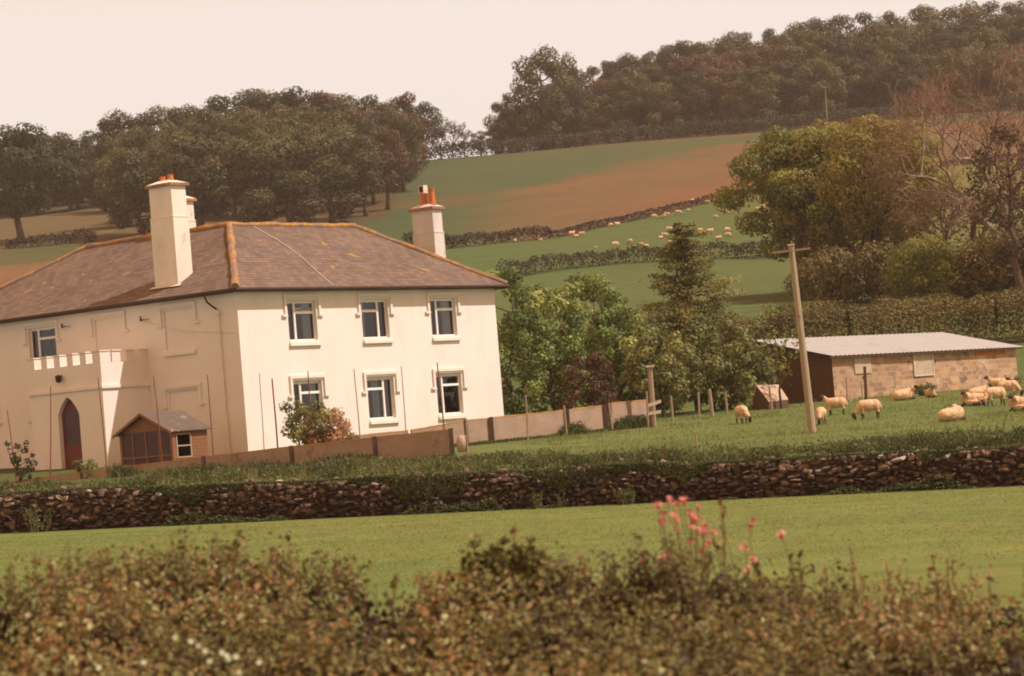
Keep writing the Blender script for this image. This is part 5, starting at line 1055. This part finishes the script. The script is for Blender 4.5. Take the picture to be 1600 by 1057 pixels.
flow = [(75, 238, ''), (95, 270, ''), (90, 305, ''), (118, 217, ''), (160, 230, ''), (182, 224, ''), (206, 272, ''), (150, 298, ''), (160, 332, ''), (145, 286, ''), (215, 315, ''), (228, 298, ''), (255, 320, ''), (270, 345, ''), (300, 345, ''), (240, 345, ''), (215, 385, ''), (250, 430, ''), (290, 390, ''), (222, 288, ''), (262, 355, ''),
    (240, 245, 'dark half-open pink bud rising above the dense flower cluster'), (335, 225, 'tall brownish bud on its own stem right of the flower cluster'), (347, 275, 'small orange-pink bud just under the tall brownish bud'), (466, 315, 'orange-pink flower alone between the cluster and the rightmost flower'), (440, 410, 'lone small pink flower low over the hedge, below the orange-pink one'), (470, 458, 'pink flower at the hedge line, right of the lone small one'),
    (588, 362, 'rightmost pink flower on a tall stem above the hedge'), (450, 512, 'lowest pink flower, sunk in the hedge leaves'), (10, 475, 'leftmost pink flower, low at the hedge line'), (97, 465, 'pink flower low in the hedge under the left side of the cluster')]
for x, y, lb in flow:
    px, py = fl7(x, y); d = 13.2+rs.uniform(-.25, .25); q = at(px, py, d); b = np.array([q[0]+rs.normal()*.04+.03, d+.05, min(float(htopz(q[0], d)), q[2]-.05)-.12])
    o = thing('wildflower', b, lb or 'pink flower head in the dense cluster standing above the hedge', 'flower', FGp); s = MB(); s.tube(wob(b, q, rs, 4, .05), [.0028, .0026, .0024, .002, .002], 4, False); s.build('stem', M['stem'], o)
    f_ = MB(); big = .0165 if lb.find('bud') < 0 else .013
    for k in range(3): blossom(f_, q+rs.normal(size=3)*.011, big*rs.uniform(.75, 1.1), (rs.normal()*.6, -1+rs.normal()*.4, .5+rs.normal()*.4), rs)
    f_.tube([q+np.array([0, .004, -.022]), q+np.array([0, .002, -.008]), q+np.array([0, 0, .004])], [.004, .009, .006], 6); f_.build('blossom', M['pink'] if lb.find('brownish') < 0 else M['rust'], o)
# ------------------------------------------------------------------ light, air, camera
sdir = Vector((.33*cu+.70*su, .33*su-.70*cu, 1.0)).normalized()
sun = bpy.data.lights.new('sun', 'SUN'); sun.energy = 5.0; sun.angle = math.radians(.6); sun.color = (1, .95, .92)
so = bpy.data.objects.new('sun', sun); C.objects.link(so); so.rotation_euler = sdir.to_track_quat('Z', 'Y').to_euler(); so.location = (60, -40, 90)
w = bpy.data.worlds.new('World'); sc.world = w; w.use_nodes = True; nt = w.node_tree; bg = nt.nodes['Background']
sk = N(nt, 'ShaderNodeTexSky'); sk.sky_type = 'NISHITA'; sk.sun_disc = False; sk.sun_elevation = math.asin(sdir.z); sk.sun_rotation = math.atan2(sdir.x, sdir.y); sk.dust_density = 4; sk.air_density = 1.2
sx = N(nt, 'ShaderNodeSeparateXYZ'); nt.links.new(pos(nt, 'Generated'), sx.inputs[0])
sky_grade = ramp(nt, sx.outputs['Z'], [(0, (9.5, 8.45, 7.85)), (.16, (9.5, 8.35, 7.65)), (.32, (10.4, 5.8, 3.0)), (1, (10.6, 5.5, 2.5))])  # invented orange above the cream horizon band, added to warm the shade
col = mixc(nt, .975, sk.outputs[0], sky_grade); nt.links.new(col, bg.inputs[0]); bg.inputs[1].default_value = .1
hz = newmat('added_haze')[0]; nt = hz.node_tree; nt.nodes.remove(nt.nodes['Principled BSDF']); pv = N(nt, 'ShaderNodeVolumePrincipled'); pv.inputs['Color'].default_value = (1, .78, .66, 1); pv.inputs['Density'].default_value = .00016; pv.inputs['Anisotropy'].default_value = .0
nt.links.new(pv.outputs[0], nt.nodes['Material Output'].inputs['Volume'])
hb = MB(); hb.box((-470, -40, -6), (470, 1420, 108)); o = hb.build('haze', hz); tag(o, 'added thin warm haze that lifts the dark tones', 'haze', kind='stuff')  # volume added to lift the darks to warm brown, no real haze
cam = bpy.data.cameras.new('camera'); cam.sensor_width = 36; cam.lens = F*36/1600; cam.clip_end = 5000; cam.clip_start = .1
cam.dof.use_dof = True; cam.dof.focus_distance = 108; cam.dof.aperture_fstop = 4.4
co = bpy.data.objects.new('camera', cam); C.objects.link(co)
Zp = Vector((0, -sP, cP)); fw = Vector((0, cP, sP)); rt_ = Vector((1, 0, 0))*cR-Zp*sR; up_ = Vector((1, 0, 0))*sR+Zp*cR
co.matrix_world = Matrix(((rt_.x, up_.x, -fw.x, 0), (rt_.y, up_.y, -fw.y, 0), (rt_.z, up_.z, -fw.z, 0), (0, 0, 0, 1)))
sc.camera = co
sc.view_settings.view_transform = 'Standard'; sc.view_settings.look = 'None'; sc.view_settings.exposure = 0; sc.view_settings.gamma = 1
sc.cycles.filter_width = 1.9; sc.cycles.max_bounces = 6; sc.cycles.transparent_max_bounces = 8; sc.cycles.volume_bounces = 0; sc.cycles.use_denoising = True
